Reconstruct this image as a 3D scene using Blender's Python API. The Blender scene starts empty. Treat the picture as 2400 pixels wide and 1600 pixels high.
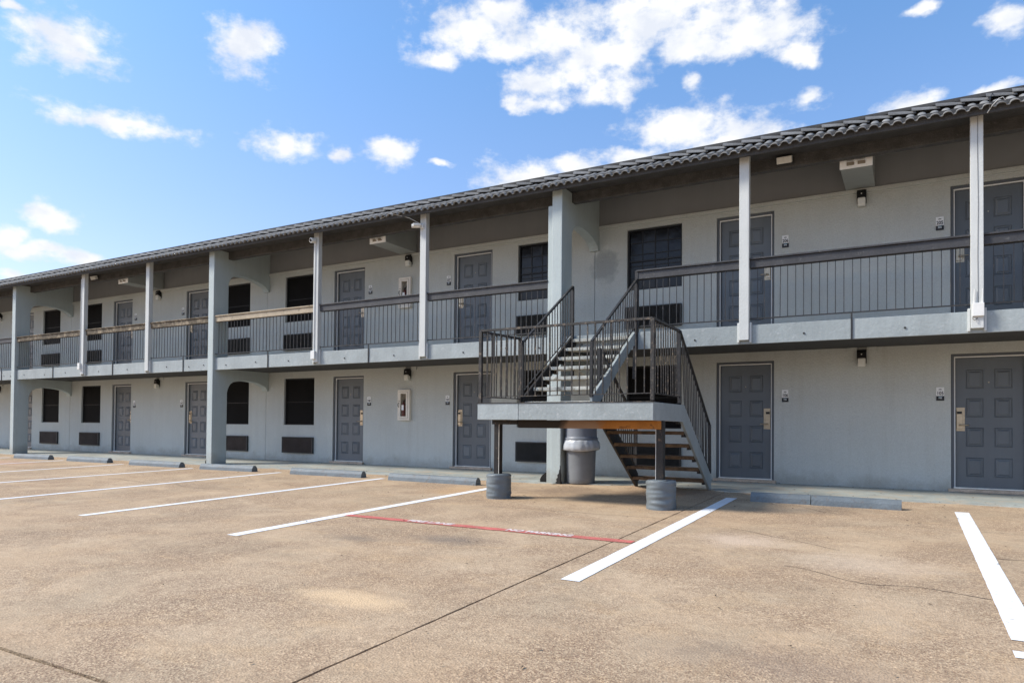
import bpy, bmesh, math, random
from mathutils import Vector, Matrix, noise as mnoise
random.seed(7)
sc = bpy.context.scene
COL = sc.collection
R_ = math.radians

# ------------------------------------------------------------------ camera
cam_d = bpy.data.cameras.new('camera')
cam = bpy.data.objects.new('camera', cam_d); COL.objects.link(cam)
cr = Vector((0.86856926, 0.4954965, 0.00840589)); cu = Vector((0.00128916, -0.01922123, 0.99981442)); cf = Vector((-0.49556612, 0.86839724, 0.01733374))
M = Matrix(((cr.x, cu.x, -cf.x, 0), (cr.y, cu.y, -cf.y, 0), (cr.z, cu.z, -cf.z, 1.3), (0, 0, 0, 1)))
cam.matrix_world = M
cam_d.sensor_width = 36; cam_d.lens = 1633.43 / 2400 * 36
cam_d.shift_y = (967.62 - 800) / 2400
cam_d.clip_start = 0.1; cam_d.clip_end = 2000
sc.camera = cam
sc.render.resolution_x = 1024; sc.render.resolution_y = 682

# ------------------------------------------------------------------ light
SUN_TO = Vector((0.80, 0.46, -0.86)).normalized()          # direction the light travels
elev = math.asin(-SUN_TO.z); azi = math.atan2(-SUN_TO.x, -SUN_TO.y)
sd = bpy.data.lights.new('sun', 'SUN'); sd.energy = 2.3; sd.angle = R_(11.0); sd.color = (1.0, 0.93, 0.83)
sun = bpy.data.objects.new('sun', sd); COL.objects.link(sun)
sun.rotation_euler = SUN_TO.to_track_quat('-Z', 'Y').to_euler(); sun.location = (-20, -15, 20)

sc.view_settings.view_transform = 'Standard'
try: sc.view_settings.look = 'None'
except Exception: pass
sc.view_settings.gamma = 1.0; sc.view_settings.use_curve_mapping = False
sc.view_settings.exposure = 1.12

# ------------------------------------------------------------------ world: sky with clouds
w = bpy.data.worlds.new('World'); sc.world = w; w.use_nodes = True
nt = w.node_tree; nt.nodes.clear()
def N(t, **k):
    n = nt.nodes.new(t)
    for a, b in k.items(): setattr(n, a, b)
    return n
def L(a, b): nt.links.new(a, b)
def val(sock, v): sock.default_value = v
out = N('ShaderNodeOutputWorld'); bg = N('ShaderNodeBackground'); L(bg.outputs[0], out.inputs[0]); bg.inputs[1].default_value = 0.15
sky = N('ShaderNodeTexSky'); sky.sky_type = 'NISHITA'; sky.sun_disc = False
sky.sun_elevation = elev; sky.sun_rotation = azi; sky.altitude = 0; sky.air_density = 1.0; sky.dust_density = 1.0; sky.ozone_density = 2.0
tc = N('ShaderNodeTexCoord'); sep = N('ShaderNodeSeparateXYZ'); L(tc.outputs['Generated'], sep.inputs[0])
def MA(op, a, b=None, c=None):
    n = N('ShaderNodeMath', operation=op)
    for i, x in enumerate((a, b, c)):
        if x is None: continue
        if isinstance(x, (int, float)): n.inputs[i].default_value = x
        else: L(x, n.inputs[i])
    return n.outputs[0]
az = MA('ARCTAN2', sep.outputs[0], sep.outputs[1]); el = MA('ARCSINE', sep.outputs[2])
cmb = N('ShaderNodeCombineXYZ'); L(az, cmb.inputs[0]); L(el, cmb.inputs[1])
# each cloud bank: azimuth, elevation, half width, half height (radians)
CL = [(-1.096, 0.4318, 0.0526, 0.0281), (-0.8901, 0.4682, 0.04, 0.0315), (-1.0346, 0.3579, 0.0794, 0.0134), (-0.841, 0.3629, 0.043, 0.0182), (-0.6965, 0.3683, 0.0337, 0.0172), (-0.7597, 0.3634, 0.0179, 0.0086), (-1.11, 0.2387, 0.0264, 0.0138), (-1.1475, 0.2106, 0.0187, 0.0121), (-1.1092, 0.1974, 0.063, 0.009), (-0.5774, 0.5156, 0.0756, 0.0307), (-0.4451, 0.5088, 0.0932, 0.0356), (-0.3215, 0.5168, 0.1065, 0.037), (-0.2035, 0.4997, 0.0884, 0.0321), (-0.1313, 0.4706, 0.0294, 0.0195), (-0.476, 0.4597, 0.0595, 0.0242), (-0.3916, 0.4523, 0.0523, 0.0212), (-0.4198, 0.4836, 0.0558, 0.0197), (-0.2731, 0.4494, 0.0165, 0.0109), (-0.2847, 0.394, 0.0644, 0.0301), (-0.2032, 0.3865, 0.0558, 0.0246), (-0.2376, 0.3716, 0.0848, 0.0168), (-0.5063, 0.3418, 0.069, 0.0212), (-0.4188, 0.3548, 0.0679, 0.0154), (-0.351, 0.3633, 0.0485, 0.0119), (-0.1098, 0.4073, 0.0221, 0.0127), (0.0008, 0.3861, 0.0326, 0.0164), (0.0993, 0.4484, 0.0267, 0.0176), (0.0864, 0.3828, 0.0251, 0.0072), (0.0151, 0.4825, 0.0231, 0.006), (-0.5198, 0.4339, 0.0126, 0.0073), (-0.6224, 0.357, 0.0187, 0.0044), (-1.1521, 0.4535, 0.0208, 0.0049), (-1.1426, 0.1685, 0.0252, 0.0069),
      (-0.5205, 0.4988, 0.0693, 0.0175), (-0.2615, 0.4947, 0.0974, 0.0226), (-0.3702, 0.4888, 0.0791, 0.0204), (-0.1476, 0.4964, 0.0325, 0.0218), (-0.6271, 0.4867, 0.0375, 0.0128), (-0.5462, 0.5378, 0.0442, 0.0186), (-0.4259, 0.4663, 0.0373, 0.0225), (-0.3216, 0.5355, 0.118, 0.0228), (-0.1205, 0.4595, 0.0186, 0.0103), (-0.2382, 0.518, 0.0851, 0.0183), (-0.482, 0.4313, 0.0377, 0.0104), (-1.0823, 0.4197, 0.0275, 0.0133), (-1.1138, 0.4424, 0.0309, 0.0149)]
CL = [(a, e, sa * 1.16, se * 1.20) for a, e, sa, se in CL]
rs = random.Random(11)
while len(CL) < 68:                                        # the same kind of broken cloud over the rest of the sky
    a = rs.uniform(-3.1, 3.1); e = rs.uniform(0.12, 1.15); sw = rs.uniform(.05, .16)
    if -1.35 < a < 0.3 and e < 0.66: continue
    CL.append((a, e, sw / math.cos(e), sw * rs.uniform(.25, .45)))
def noise_node(scale, detail, vec, rough=.55, dist=0.0):
    n = N('ShaderNodeTexNoise'); n.inputs['Scale'].default_value = scale; n.inputs['Detail'].default_value = detail
    n.inputs['Roughness'].default_value = rough; n.inputs['Distortion'].default_value = dist; L(vec, n.inputs['Vector']); return n
mp = N('ShaderNodeMapping'); L(cmb.outputs[0], mp.inputs[0]); mp.inputs['Scale'].default_value = (1, 1.5, 1)
wn = noise_node(16, 4, mp.outputs[0]); 
wv = N('ShaderNodeVectorMath', operation='SUBTRACT'); L(wn.outputs['Color'], wv.inputs[0]); wv.inputs[1].default_value = (.5, .5, .5)
wm = N('ShaderNodeVectorMath', operation='MULTIPLY'); L(wv.outputs[0], wm.inputs[0]); wm.inputs[1].default_value = (.06, .034, 0)
wp = N('ShaderNodeVectorMath', operation='ADD'); L(wm.outputs[0], wp.inputs[0]); L(cmb.outputs[0], wp.inputs[1])
cur = None
for (a, e, sa, se) in CL:
    s1 = N('ShaderNodeVectorMath', operation='MULTIPLY_ADD'); L(wp.outputs[0], s1.inputs[0])
    s1.inputs[1].default_value = (1 / sa, 1 / se, 0); s1.inputs[2].default_value = (-a / sa, -e / se, 0)
    s2 = N('ShaderNodeVectorMath', operation='LENGTH'); L(s1.outputs[0], s2.inputs[0])
    cur = s2.outputs['Value'] if cur is None else MA('SMOOTH_MIN', cur, s2.outputs['Value'], 0.25)
fn = noise_node(24, 8, mp.outputs[0], .60, 0)
V = MA('SUBTRACT', 1.0, cur)
V2 = MA('ADD', V, MA('MULTIPLY', MA('SUBTRACT', fn.outputs['Fac'], .5), 2.4))
ss = N('ShaderNodeMapRange'); ss.interpolation_type = 'SMOOTHSTEP'; L(V2, ss.inputs[0]); ss.inputs[1].default_value = -.15; ss.inputs[2].default_value = .80
# shading inside the clouds: the tops bright, the thick lower parts a little blue grey
bn = noise_node(14, 5, mp.outputs[0], .55)
cr_ = N('ShaderNodeValToRGB'); L(bn.outputs['Fac'], cr_.inputs[0])
cr_.color_ramp.elements[0].position = .36; cr_.color_ramp.elements[0].color = (2.55, 2.70, 3.0, 1)
cr_.color_ramp.elements[1].position = .56; cr_.color_ramp.elements[1].color = (3.25, 3.27, 3.30, 1)
tint = N('ShaderNodeMixRGB', blend_type='MULTIPLY'); tint.inputs[0].default_value = 1; L(sky.outputs[0], tint.inputs[1]); 
tr_ = N('ShaderNodeValToRGB'); L(MA('MULTIPLY', el, 1 / 1.2), tr_.inputs[0])     # haze whitens the sky evenly towards the horizon
tr_.color_ramp.elements[0].position = 0.0; tr_.color_ramp.elements[0].color = (.70, .56, .53, 1)
tr_.color_ramp.elements[1].position = .42; tr_.color_ramp.elements[1].color = (.52, .675, .78, 1)
e_ = tr_.color_ramp.elements.new(.2); e_.color = (.61, .61, .68, 1)
L(tr_.outputs[0], tint.inputs[2])
mix = N('ShaderNodeMixRGB'); L(ss.outputs[0], mix.inputs[0]); L(tint.outputs[0], mix.inputs[1]); L(cr_.outputs[0], mix.inputs[2])
L(mix.outputs[0], bg.inputs[0])

# ------------------------------------------------------------------ materials
def mat(name, col, rough=.8, var=.12, vscale=1.2, grain=0, gscale=60, bump=0, bscale=80, metallic=0, wear=None, wearamt=.5, wscale=9, streak=0, spec=.3, rnd=0, grime=0):
    m = bpy.data.materials.new(name); m.use_nodes = True; t = m.node_tree; n = t.nodes; l = t.links
    b = n['Principled BSDF']; b.inputs['Roughness'].default_value = rough; b.inputs['Metallic'].default_value = metallic
    b.inputs['Specular IOR Level'].default_value = spec
    g = n.new('ShaderNodeNewGeometry'); pos = g.outputs['Position']
    def nz(s, d=4, r=.55, v=pos):
        x = n.new('ShaderNodeTexNoise'); x.inputs['Scale'].default_value = s; x.inputs['Detail'].default_value = d; x.inputs['Roughness'].default_value = r; l.new(v, x.inputs['Vector']); return x.outputs['Fac']
    def mixc(f, a, c, bt='MIX'):
        x = n.new('ShaderNodeMixRGB'); x.blend_type = bt
        for i, q in enumerate((f, a, c)):
            if isinstance(q, (int, float)): x.inputs[i].default_value = q
            elif isinstance(q, tuple): x.inputs[i].default_value = q + (1,) if len(q) == 3 else q
            else: l.new(q, x.inputs[i])
        return x.outputs[0]
    def rng(f, a, c, lo=0., hi=1.):
        x = n.new('ShaderNodeMapRange'); l.new(f, x.inputs[0]); x.inputs[1].default_value = a; x.inputs[2].default_value = c; x.inputs[3].default_value = lo; x.inputs[4].default_value = hi; return x.outputs[0]
    c = mixc(rng(nz(vscale), .3, .7), tuple(q * (1 - var) for q in col), tuple(min(1, q * (1 + var)) for q in col))
    if streak:
        mpn = n.new('ShaderNodeMapping'); l.new(pos, mpn.inputs[0]); mpn.inputs['Scale'].default_value = (9, 9, .5)
        c = mixc(rng(nz(1.0, 5, .6, mpn.outputs[0]), .45, .8, 0, streak), c, tuple(q * .45 for q in col))
    if rnd:
        oi = n.new('ShaderNodeObjectInfo'); c = mixc(oi.outputs['Random'], mixc(1., c, (1 - rnd,) * 3, 'MULTIPLY'), mixc(1., c, (1 + rnd,) * 3, 'MULTIPLY'))
    if grime:                                                  # splashed dirt along the foot of the wall, run-off under openings
        sx = n.new('ShaderNodeSeparateXYZ'); l.new(pos, sx.inputs[0])
        h = n.new('ShaderNodeMath'); h.operation = 'MULTIPLY_ADD'; l.new(nz(2.6, 6, .7), h.inputs[0]); h.inputs[1].default_value = -.75; l.new(sx.outputs[2], h.inputs[2])
        c = mixc(rng(h.outputs[0], .19, -.04, 0, grime), c, (.27, .245, .195))
        mpn = n.new('ShaderNodeMapping'); l.new(pos, mpn.inputs[0]); mpn.inputs['Scale'].default_value = (5, 5, .35)
        c = mixc(rng(nz(1.0, 6, .65, mpn.outputs[0]), .56, .74, 0, grime * .5), c, (.33, .32, .275))
    if grain:
        c = mixc(rng(nz(gscale, 3, .7), .25, .75), mixc(1., c, (1 - grain,) * 3, 'MULTIPLY'), mixc(1., c, (1 + grain,) * 3, 'MULTIPLY'))
    if wear:
        c = mixc(rng(nz(wscale, 6, .7), .62 - .12 * wearamt, .70, 0, 1), c, wear)
    l.new(c, b.inputs['Base Color'])
    if bump:
        bp = n.new('ShaderNodeBump'); bp.inputs['Strength'].default_value = bump; bp.inputs['Distance'].default_value = .01
        l.new(nz(bscale, 3, .6), bp.inputs['Height']); l.new(bp.outputs[0], b.inputs['Normal'])
    m['_h'] = 1
    return m
MT = {}
def addm(k, *a, **q): MT[k] = mat(k, *a, **q)
addm('stucco_paint', (.495, .515, .488), .85, .06, .7, grain=.11, gscale=55, bump=.9, bscale=50, streak=.1, grime=.5)
addm('pillar_paint', (.41, .465, .458), .55, .05, 1.5, grain=.05, gscale=40, bump=.5, bscale=45, streak=.15, spec=.5, grime=.5)
addm('post_paint', (.55, .565, .545), .6, .05, 2, grain=.05, bump=.3, bscale=30, spec=.4, streak=.15, rnd=.04)
addm('blue_grey_paint', (.30, .335, .335), .5, .12, 2.5, grain=.08, gscale=30, bump=.5, bscale=25, wear=(.40, .42, .42), wearamt=.35, wscale=14, spec=.5, streak=.25, rnd=.06)
addm('wheel_stop_paint', (.135, .160, .175), .6, .14, 4, grain=.14, gscale=50, bump=.8, bscale=30, wear=(.13, .115, .10), wearamt=.6, wscale=10, spec=.4)
addm('frame_paint', (.105, .115, .127), .5, .05, 2, bump=.1)
addm('door_paint', (.108, .124, .138), .40, .10, 1.5, grain=.04, bump=.12, bscale=30, spec=.5, streak=.12, rnd=.10)
addm('weatherstrip', (.82, .82, .80), .6, .05)
addm('sill_concrete', (.52, .40, .30), .9, .2, 6, grain=.2, gscale=50, bump=.4)
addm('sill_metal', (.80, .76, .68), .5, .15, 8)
addm('charcoal_wood', (.075, .073, .070), .75, .25, 6, grain=.3, gscale=50, bump=.7, bscale=40, wear=(.12, .12, .115), wearamt=.15, wscale=20)
addm('dark_rail_paint', (.050, .050, .053), .55, .2, 5, grain=.2, bump=.3, bscale=40, wear=(.13, .13, .125), wearamt=.2, wscale=18, spec=.4)
addm('weathered_wood', (.135, .110, .078), .85, .4, 7, grain=.35, gscale=35, bump=.8, bscale=35, wear=(.38, .31, .22), wearamt=.8, wscale=7)
addm('tan_wood', (.40, .335, .245), .8, .15, 5, grain=.15, gscale=30, bump=.3, wear=(.12, .10, .08), wearamt=.1, wscale=9)
addm('black_iron', (.022, .022, .023), .5, .3, 6, grain=.3, bump=.3, bscale=60, wear=(.13, .115, .10), wearamt=.35, wscale=22, spec=.45)
addm('rusty_iron', (.030, .028, .026), .6, .4, 8, grain=.4, bump=.5, bscale=60, wear=(.22, .17, .12), wearamt=.7, wscale=16, spec=.4)
addm('dark_ceiling', (.25, .257, .262), .9, .06, 1, bump=.2, streak=.1)
addm('soffit_shade_dark', (.065, .066, .066), .9, .1, 2, bump=.3)  # soffit colour darkened to deepen the shade under the balcony
addm('eave_paint', (.060, .060, .060), .8, .2, 4, grain=.25, gscale=60, bump=.5, bscale=60)
addm('roof_tile', (.215, .215, .21), .85, .18, 5, rnd=.12, grain=.18, gscale=40, bump=.5, bscale=50, wear=(.12, .12, .12), wearamt=.3, wscale=12)
addm('ridge_tile', (.16, .162, .162), .85, .18, 4, rnd=.18, grain=.2, gscale=40, bump=.5, bscale=50)
addm('vent_black', (.045, .044, .043), .5, .2, 5, grain=.2)
addm('vent_brown', (.085, .066, .058), .6, .25, 3, grain=.3, gscale=40)
addm('screen_black', (.008, .0078, .0078), .7, .2, 2, grain=.15, gscale=120, spec=.08)
addm('window_frame_dark', (.016, .016, .017), .4, .1, 3)
addm('lamp_black', (.008, .008, .008), .35, .1, 3)
addm('lamp_glass', (.66, .66, .61), .35, .06, 30, spec=.5)
addm('white_plastic', (.72, .72, .69), .5, .05, 5)
addm('vent_white', (.88, .88, .86), .6, .06, 5, grain=.05)
addm('duct_grey', (.30, .315, .30), .7, .06, 3)
addm('brass', (.44, .37, .27), .35, .12, 20, metallic=.8, spec=.5)
addm('sign_white', (.80, .81, .80), .45, .02, 5)
addm('sign_black', (.018, .020, .023), .4, .05, 5)
addm('sign_blue', (.10, .33, .50), .4, .05, 5)
addm('cream_frame', (.74, .69, .60), .5, .05, 5)
addm('cabinet_inside', (.24, .205, .16), .7, .1, 5)
addm('extinguisher_red', (.12, .04, .035), .4, .1, 8)
addm('stair_tread_top', (.50, .50, .45), .85, .22, 7, grain=.2, gscale=30, bump=.4, wear=(.20, .17, .11), wearamt=.8, wscale=9)
addm('stair_tread_wood', (.13, .085, .052), .85, .4, 6, grain=.3, gscale=30, bump=.5, wear=(.035, .03, .025), wearamt=.6, wscale=7)
addm('orange_primer', (.42, .17, .035), .7, .25, 3, grain=.15, bump=.3, wear=(.05, .03, .02), wearamt=.4, wscale=6)
addm('column_steel', (.022, .020, .019), .5, .3, 5, grain=.3, bump=.3, wear=(.16, .10, .06), wearamt=.3, wscale=12)
addm('footing_paint', (.14, .163, .175), .45, .12, 5, grain=.06, bump=.4, bscale=18, spec=.5)
addm('can_plastic', (.185, .195, .205), .5, .12, 4, grain=.05, bump=.1, spec=.4)
addm('dome_plastic', (.17, .185, .21), .45, .08, 4, grain=.04, spec=.4)
addm('bag_plastic', (.42, .44, .46), .3, .12, 8, bump=.9, bscale=12, spec=.6)
addm('line_white', (.78, .79, .80), .7, .04, 3, grain=.03, gscale=80, bump=.3, bscale=90, wear=(.50, .43, .34), wearamt=.35, wscale=18)
addm('line_red', (.52, .14, .115), .75, .16, 5, grain=.2, gscale=60, bump=.3, bscale=90, wear=(.42, .30, .20), wearamt=.55, wscale=15)
addm('letter_white', (.66, .58, .54), .75, .08, 3, wear=(.52, .17, .14), wearamt=.7, wscale=26)
addm('joint_dark', (.055, .045, .036), .95, .4, 8, grain=.4)
addm('joint_dirt', (.11, .10, .075), .95, .4, 8, grain=.4, gscale=90, bump=.5)
addm('walk_paint', (.31, .325, .295), .8, .22, 1.8, grain=.16, gscale=40, bump=.5, bscale=40, wear=(.43, .345, .245), wearamt=1.1, wscale=3)
addm('backing_black', (.01, .01, .01), .9, 0)
addm('cable', (.55, .55, .52), .5, .1)
addm('debris', (.05, .035, .022), .9, .4, 20)

# ground concrete: exposed aggregate, stains, darker patches under the stairs
def ground_mat():
    m = bpy.data.materials.new('aggregate_concrete'); m.use_nodes = True; t = m.node_tree; n = t.nodes; l = t.links
    b = n['Principled BSDF']; b.inputs['Roughness'].default_value = .9; b.inputs['Specular IOR Level'].default_value = .2
    g = n.new('ShaderNodeNewGeometry'); pos = g.outputs['Position']
    def nz(s, d=4, r=.55, sc=(1, 1, 1), dist=0):
        mp = n.new('ShaderNodeMapping'); l.new(pos, mp.inputs[0]); mp.inputs['Scale'].default_value = sc
        x = n.new('ShaderNodeTexNoise'); x.inputs['Scale'].default_value = s; x.inputs['Detail'].default_value = d; x.inputs['Roughness'].default_value = r; x.inputs['Distortion'].default_value = dist; l.new(mp.outputs[0], x.inputs['Vector']); return x.outputs['Fac']
    def mx(f, a, c, bt='MIX'):
        x = n.new('ShaderNodeMixRGB'); x.blend_type = bt
        for i, q in enumerate((f, a, c)):
            if isinstance(q, (int, float)): x.inputs[i].default_value = q
            elif isinstance(q, tuple): x.inputs[i].default_value = q + (1,)
            else: l.new(q, x.inputs[i])
        return x.outputs[0]
    def rng(f, a, c, lo=0., hi=1.):
        x = n.new('ShaderNodeMapRange'); l.new(f, x.inputs[0]); x.inputs[1].default_value = a; x.inputs[2].default_value = c; x.inputs[3].default_value = lo; x.inputs[4].default_value = hi; return x.outputs[0]
    def mth(op, a, c):
        x = n.new('ShaderNodeMath'); x.operation = op
        for i, q in enumerate((a, c)):
            if isinstance(q, (int, float)): x.inputs[i].default_value = q
            else: l.new(q, x.inputs[i])
        return x.outputs[0]
    c = mx(rng(nz(.55, 5, .6), .3, .7), (.475, .340, .215), (.530, .405, .275))
    c = mx(rng(nz(.8, 6, .65, (1, 1, 1), .8), .48, .66, 0, .60), c, (.40, .315, .215))       # greyer worn areas
    c = mx(rng(nz(1.5, 5, .6, (1, 1.8, 1), 1.), .52, .72, 0, .55), c, (.55, .385, .225))     # warm rusty areas
    c = mx(rng(nz(2.6, 6, .7, (1, 1.5, 1)), .52, .72, 0, .50), c, (.58, .45, .305))         # pale scoured areas
    c = mx(rng(nz(3.4, 6, .7), .52, .76, 0, .42), c, (.24, .185, .13))                     # dull dirt
    # pebbles, thicker in some places than in others
    vo = n.new('ShaderNodeTexVoronoi'); vo.inputs['Scale'].default_value = 75; l.new(pos, vo.inputs['Vector'])
    sp = n.new('ShaderNodeSeparateColor'); l.new(vo.outputs['Color'], sp.inputs[0])
    dens = rng(nz(1.1, 5, .6, (1, 1, 1), .5), .38, .60, .25, 1.)
    c = mx(mth('MULTIPLY', dens, .9), c, mx(rng(sp.outputs[0], .0, 1., 0, 1), mx(1., c, (.66, .63, .60), 'MULTIPLY'), mx(1., c, (1.30, 1.30, 1.28), 'MULTIPLY')))
    c = mx(mth('MULTIPLY', dens, rng(nz(80, 3, .9), .47, .58, 0, .9)), c, (.19, .115, .075))    # dark chips
    c = mx(mth('MULTIPLY', dens, rng(nz(26, 6, .95), .50, .60, 0, .62)), c, (.22, .15, .10))
    c = mx(rng(nz(14, 5, .8), .30, .70, 0, 1), mx(1., c, (.90, .89, .88), 'MULTIPLY'), mx(1., c, (1.10, 1.10, 1.10), 'MULTIPLY'))
    sx = n.new('ShaderNodeSeparateXYZ'); l.new(pos, sx.inputs[0])
    wob = nz(2.3, 6, .7, dist=1.0)
    def blob(x, y, a, bb, col, k):
        nonlocal c
        dx = mth('DIVIDE', mth('SUBTRACT', sx.outputs[0], x), a); dy = mth('DIVIDE', mth('SUBTRACT', sx.outputs[1], y), bb)
        d = mth('SQRT', mth('ADD', mth('MULTIPLY', dx, dx), mth('MULTIPLY', dy, dy)), 0)
        d = mth('ADD', d, mth('MULTIPLY', mth('SUBTRACT', wob, .5), 1.7))
        c = mx(rng(d, 1.05, .15, 0, k), c, col)
    blob(-3.30, 3.60, .70, .20, (.66, .47, .28), .75)
    blob(-3.95, 5.75, .55, .28, (.17, .14, .115), .62)
    blob(-4.85, 5.35, .45, .20, (.19, .155, .12), .5)
    blob(-1.45, 7.10, .55, .45, (.62, .48, .36), .6)
    blob(-.35, 6.5, .8, .5, (.62, .49, .36), .45)
    blob(-4.6, 10.1, 1.3, .8, (.20, .145, .105), .62)  # this and the next: darker brown patches under the stair flights
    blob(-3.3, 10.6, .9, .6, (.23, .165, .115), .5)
    blob(-6.3, 9.4, .6, .8, (.52, .30, .13), .45)
    blob(-20.5, 9.0, 2.2, .7, (.50, .25, .18), .4)
    blob(-.6, 3.7, .8, .35, (.24, .18, .14), .35)
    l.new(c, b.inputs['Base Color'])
    bp = n.new('ShaderNodeBump'); bp.inputs['Strength'].default_value = .55; bp.inputs['Distance'].default_value = .006
    l.new(vo.outputs['Distance'], bp.inputs['Height'])
    bp2 = n.new('ShaderNodeBump'); bp2.inputs['Strength'].default_value = .4; bp2.inputs['Distance'].default_value = .02
    l.new(nz(18, 5, .7), bp2.inputs['Height']); l.new(bp.outputs[0], bp2.inputs['Normal'])
    l.new(bp2.outputs[0], b.inputs['Normal'])
    return m
MT['ground'] = ground_mat()

# a repair patch and its halo on the stucco by the third pillar, upstairs
def patch_stucco(m):
    t = m.node_tree; n = t.nodes; l = t.links; b = n['Principled BSDF']
    src = b.inputs['Base Color'].links[0].from_socket
    g = n.new('ShaderNodeNewGeometry')
    def blob(src, x, z, a, bb, col, k):
        v = n.new('ShaderNodeVectorMath'); v.operation = 'SUBTRACT'; l.new(g.outputs['Position'], v.inputs[0]); v.inputs[1].default_value = (x, 12.75, z)
        v2 = n.new('ShaderNodeVectorMath'); v2.operation = 'MULTIPLY'; l.new(v.outputs[0], v2.inputs[0]); v2.inputs[1].default_value = (1 / a, 0, 1 / bb)
        v3 = n.new('ShaderNodeVectorMath'); v3.operation = 'LENGTH'; l.new(v2.outputs[0], v3.inputs[0])
        nz = n.new('ShaderNodeTexNoise'); nz.inputs['Scale'].default_value = 7; nz.inputs['Detail'].default_value = 5; l.new(g.outputs['Position'], nz.inputs['Vector'])
        ad = n.new('ShaderNodeMath'); ad.operation = 'MULTIPLY_ADD'; l.new(nz.outputs['Fac'], ad.inputs[0]); ad.inputs[1].default_value = 1.2; l.new(v3.outputs['Value'], ad.inputs[2])
        r = n.new('ShaderNodeMapRange'); l.new(ad.outputs[0], r.inputs[0]); r.inputs[1].default_value = 1.7; r.inputs[2].default_value = 1.3; r.inputs[3].default_value = 0; r.inputs[4].default_value = k
        mx = n.new('ShaderNodeMixRGB'); l.new(r.outputs[0], mx.inputs[0]); l.new(src, mx.inputs[1]); mx.inputs[2].default_value = col + (1,); return mx.outputs[0]
    s = blob(src, -5.2, 4.45, .28, .34, (.27, .29, .285), .75)
    s = blob(s, -10.9, 4.45, .5, .5, (.385, .405, .375), .3)
    l.new(s, b.inputs['Base Color'])
patch_stucco(MT['stucco_paint'])

# the landing's support beam: black paint at its left end, tan, then orange primer
def beam_paint():
    m = mat('beam_paint', (.42, .17, .035), .7, .25, 3, grain=.15, bump=.3, wear=(.05, .03, .02), wearamt=.4, wscale=6)
    t = m.node_tree; n = t.nodes; l = t.links; b = n['Principled BSDF']; src = b.inputs['Base Color'].links[0].from_socket
    g = n.new('ShaderNodeNewGeometry'); sx = n.new('ShaderNodeSeparateXYZ'); l.new(g.outputs['Position'], sx.inputs[0])
    nz = n.new('ShaderNodeTexNoise'); nz.inputs['Scale'].default_value = 4; nz.inputs['Detail'].default_value = 5; l.new(g.outputs['Position'], nz.inputs['Vector'])
    a = n.new('ShaderNodeMath'); a.operation = 'MULTIPLY_ADD'; l.new(nz.outputs['Fac'], a.inputs[0]); a.inputs[1].default_value = .5; l.new(sx.outputs[0], a.inputs[2])
    for lo, hi, col in ((-3.35, -3.50, (.30, .19, .12)), (-3.85, -4.05, (.03, .024, .02))):
        r = n.new('ShaderNodeMapRange'); l.new(a.outputs[0], r.inputs[0]); r.inputs[1].default_value = lo; r.inputs[2].default_value = hi
        x = n.new('ShaderNodeMixRGB'); l.new(r.outputs[0], x.inputs[0]); l.new(src, x.inputs[1]); x.inputs[2].default_value = col + (1,); src = x.outputs[0]
    l.new(src, b.inputs['Base Color']); return m
MT['beam_paint'] = beam_paint()

# glass
def glass_mat(name, col, rough):
    m = bpy.data.materials.new(name); m.use_nodes = True; b = m.node_tree.nodes['Principled BSDF']
    b.inputs['Base Color'].default_value = col + (1,); b.inputs['Roughness'].default_value = rough; b.inputs['Specular IOR Level'].default_value = .3
    return m
def wavy(m):
    t = m.node_tree; n = t.nodes; l = t.links; g = n.new('ShaderNodeNewGeometry')
    nz = n.new('ShaderNodeTexNoise'); nz.inputs['Scale'].default_value = 5; nz.inputs['Detail'].default_value = 2; l.new(g.outputs['Position'], nz.inputs['Vector'])
    bp = n.new('ShaderNodeBump'); bp.inputs['Strength'].default_value = .25; bp.inputs['Distance'].default_value = .02; l.new(nz.outputs['Fac'], bp.inputs['Height']); l.new(bp.outputs[0], n['Principled BSDF'].inputs['Normal'])
MT['dark_glass'] = glass_mat('dark_glass', (.010, .010, .011), .2); wavy(MT['dark_glass'])
MT['cab_glass'] = glass_mat('cab_glass', (.9, .9, .88), .05)
MT['cab_glass'].node_tree.nodes['Principled BSDF'].inputs['Transmission Weight'].default_value = 1.0
MT['cab_glass'].node_tree.nodes['Principled BSDF'].inputs['IOR'].default_value = 1.1

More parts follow.
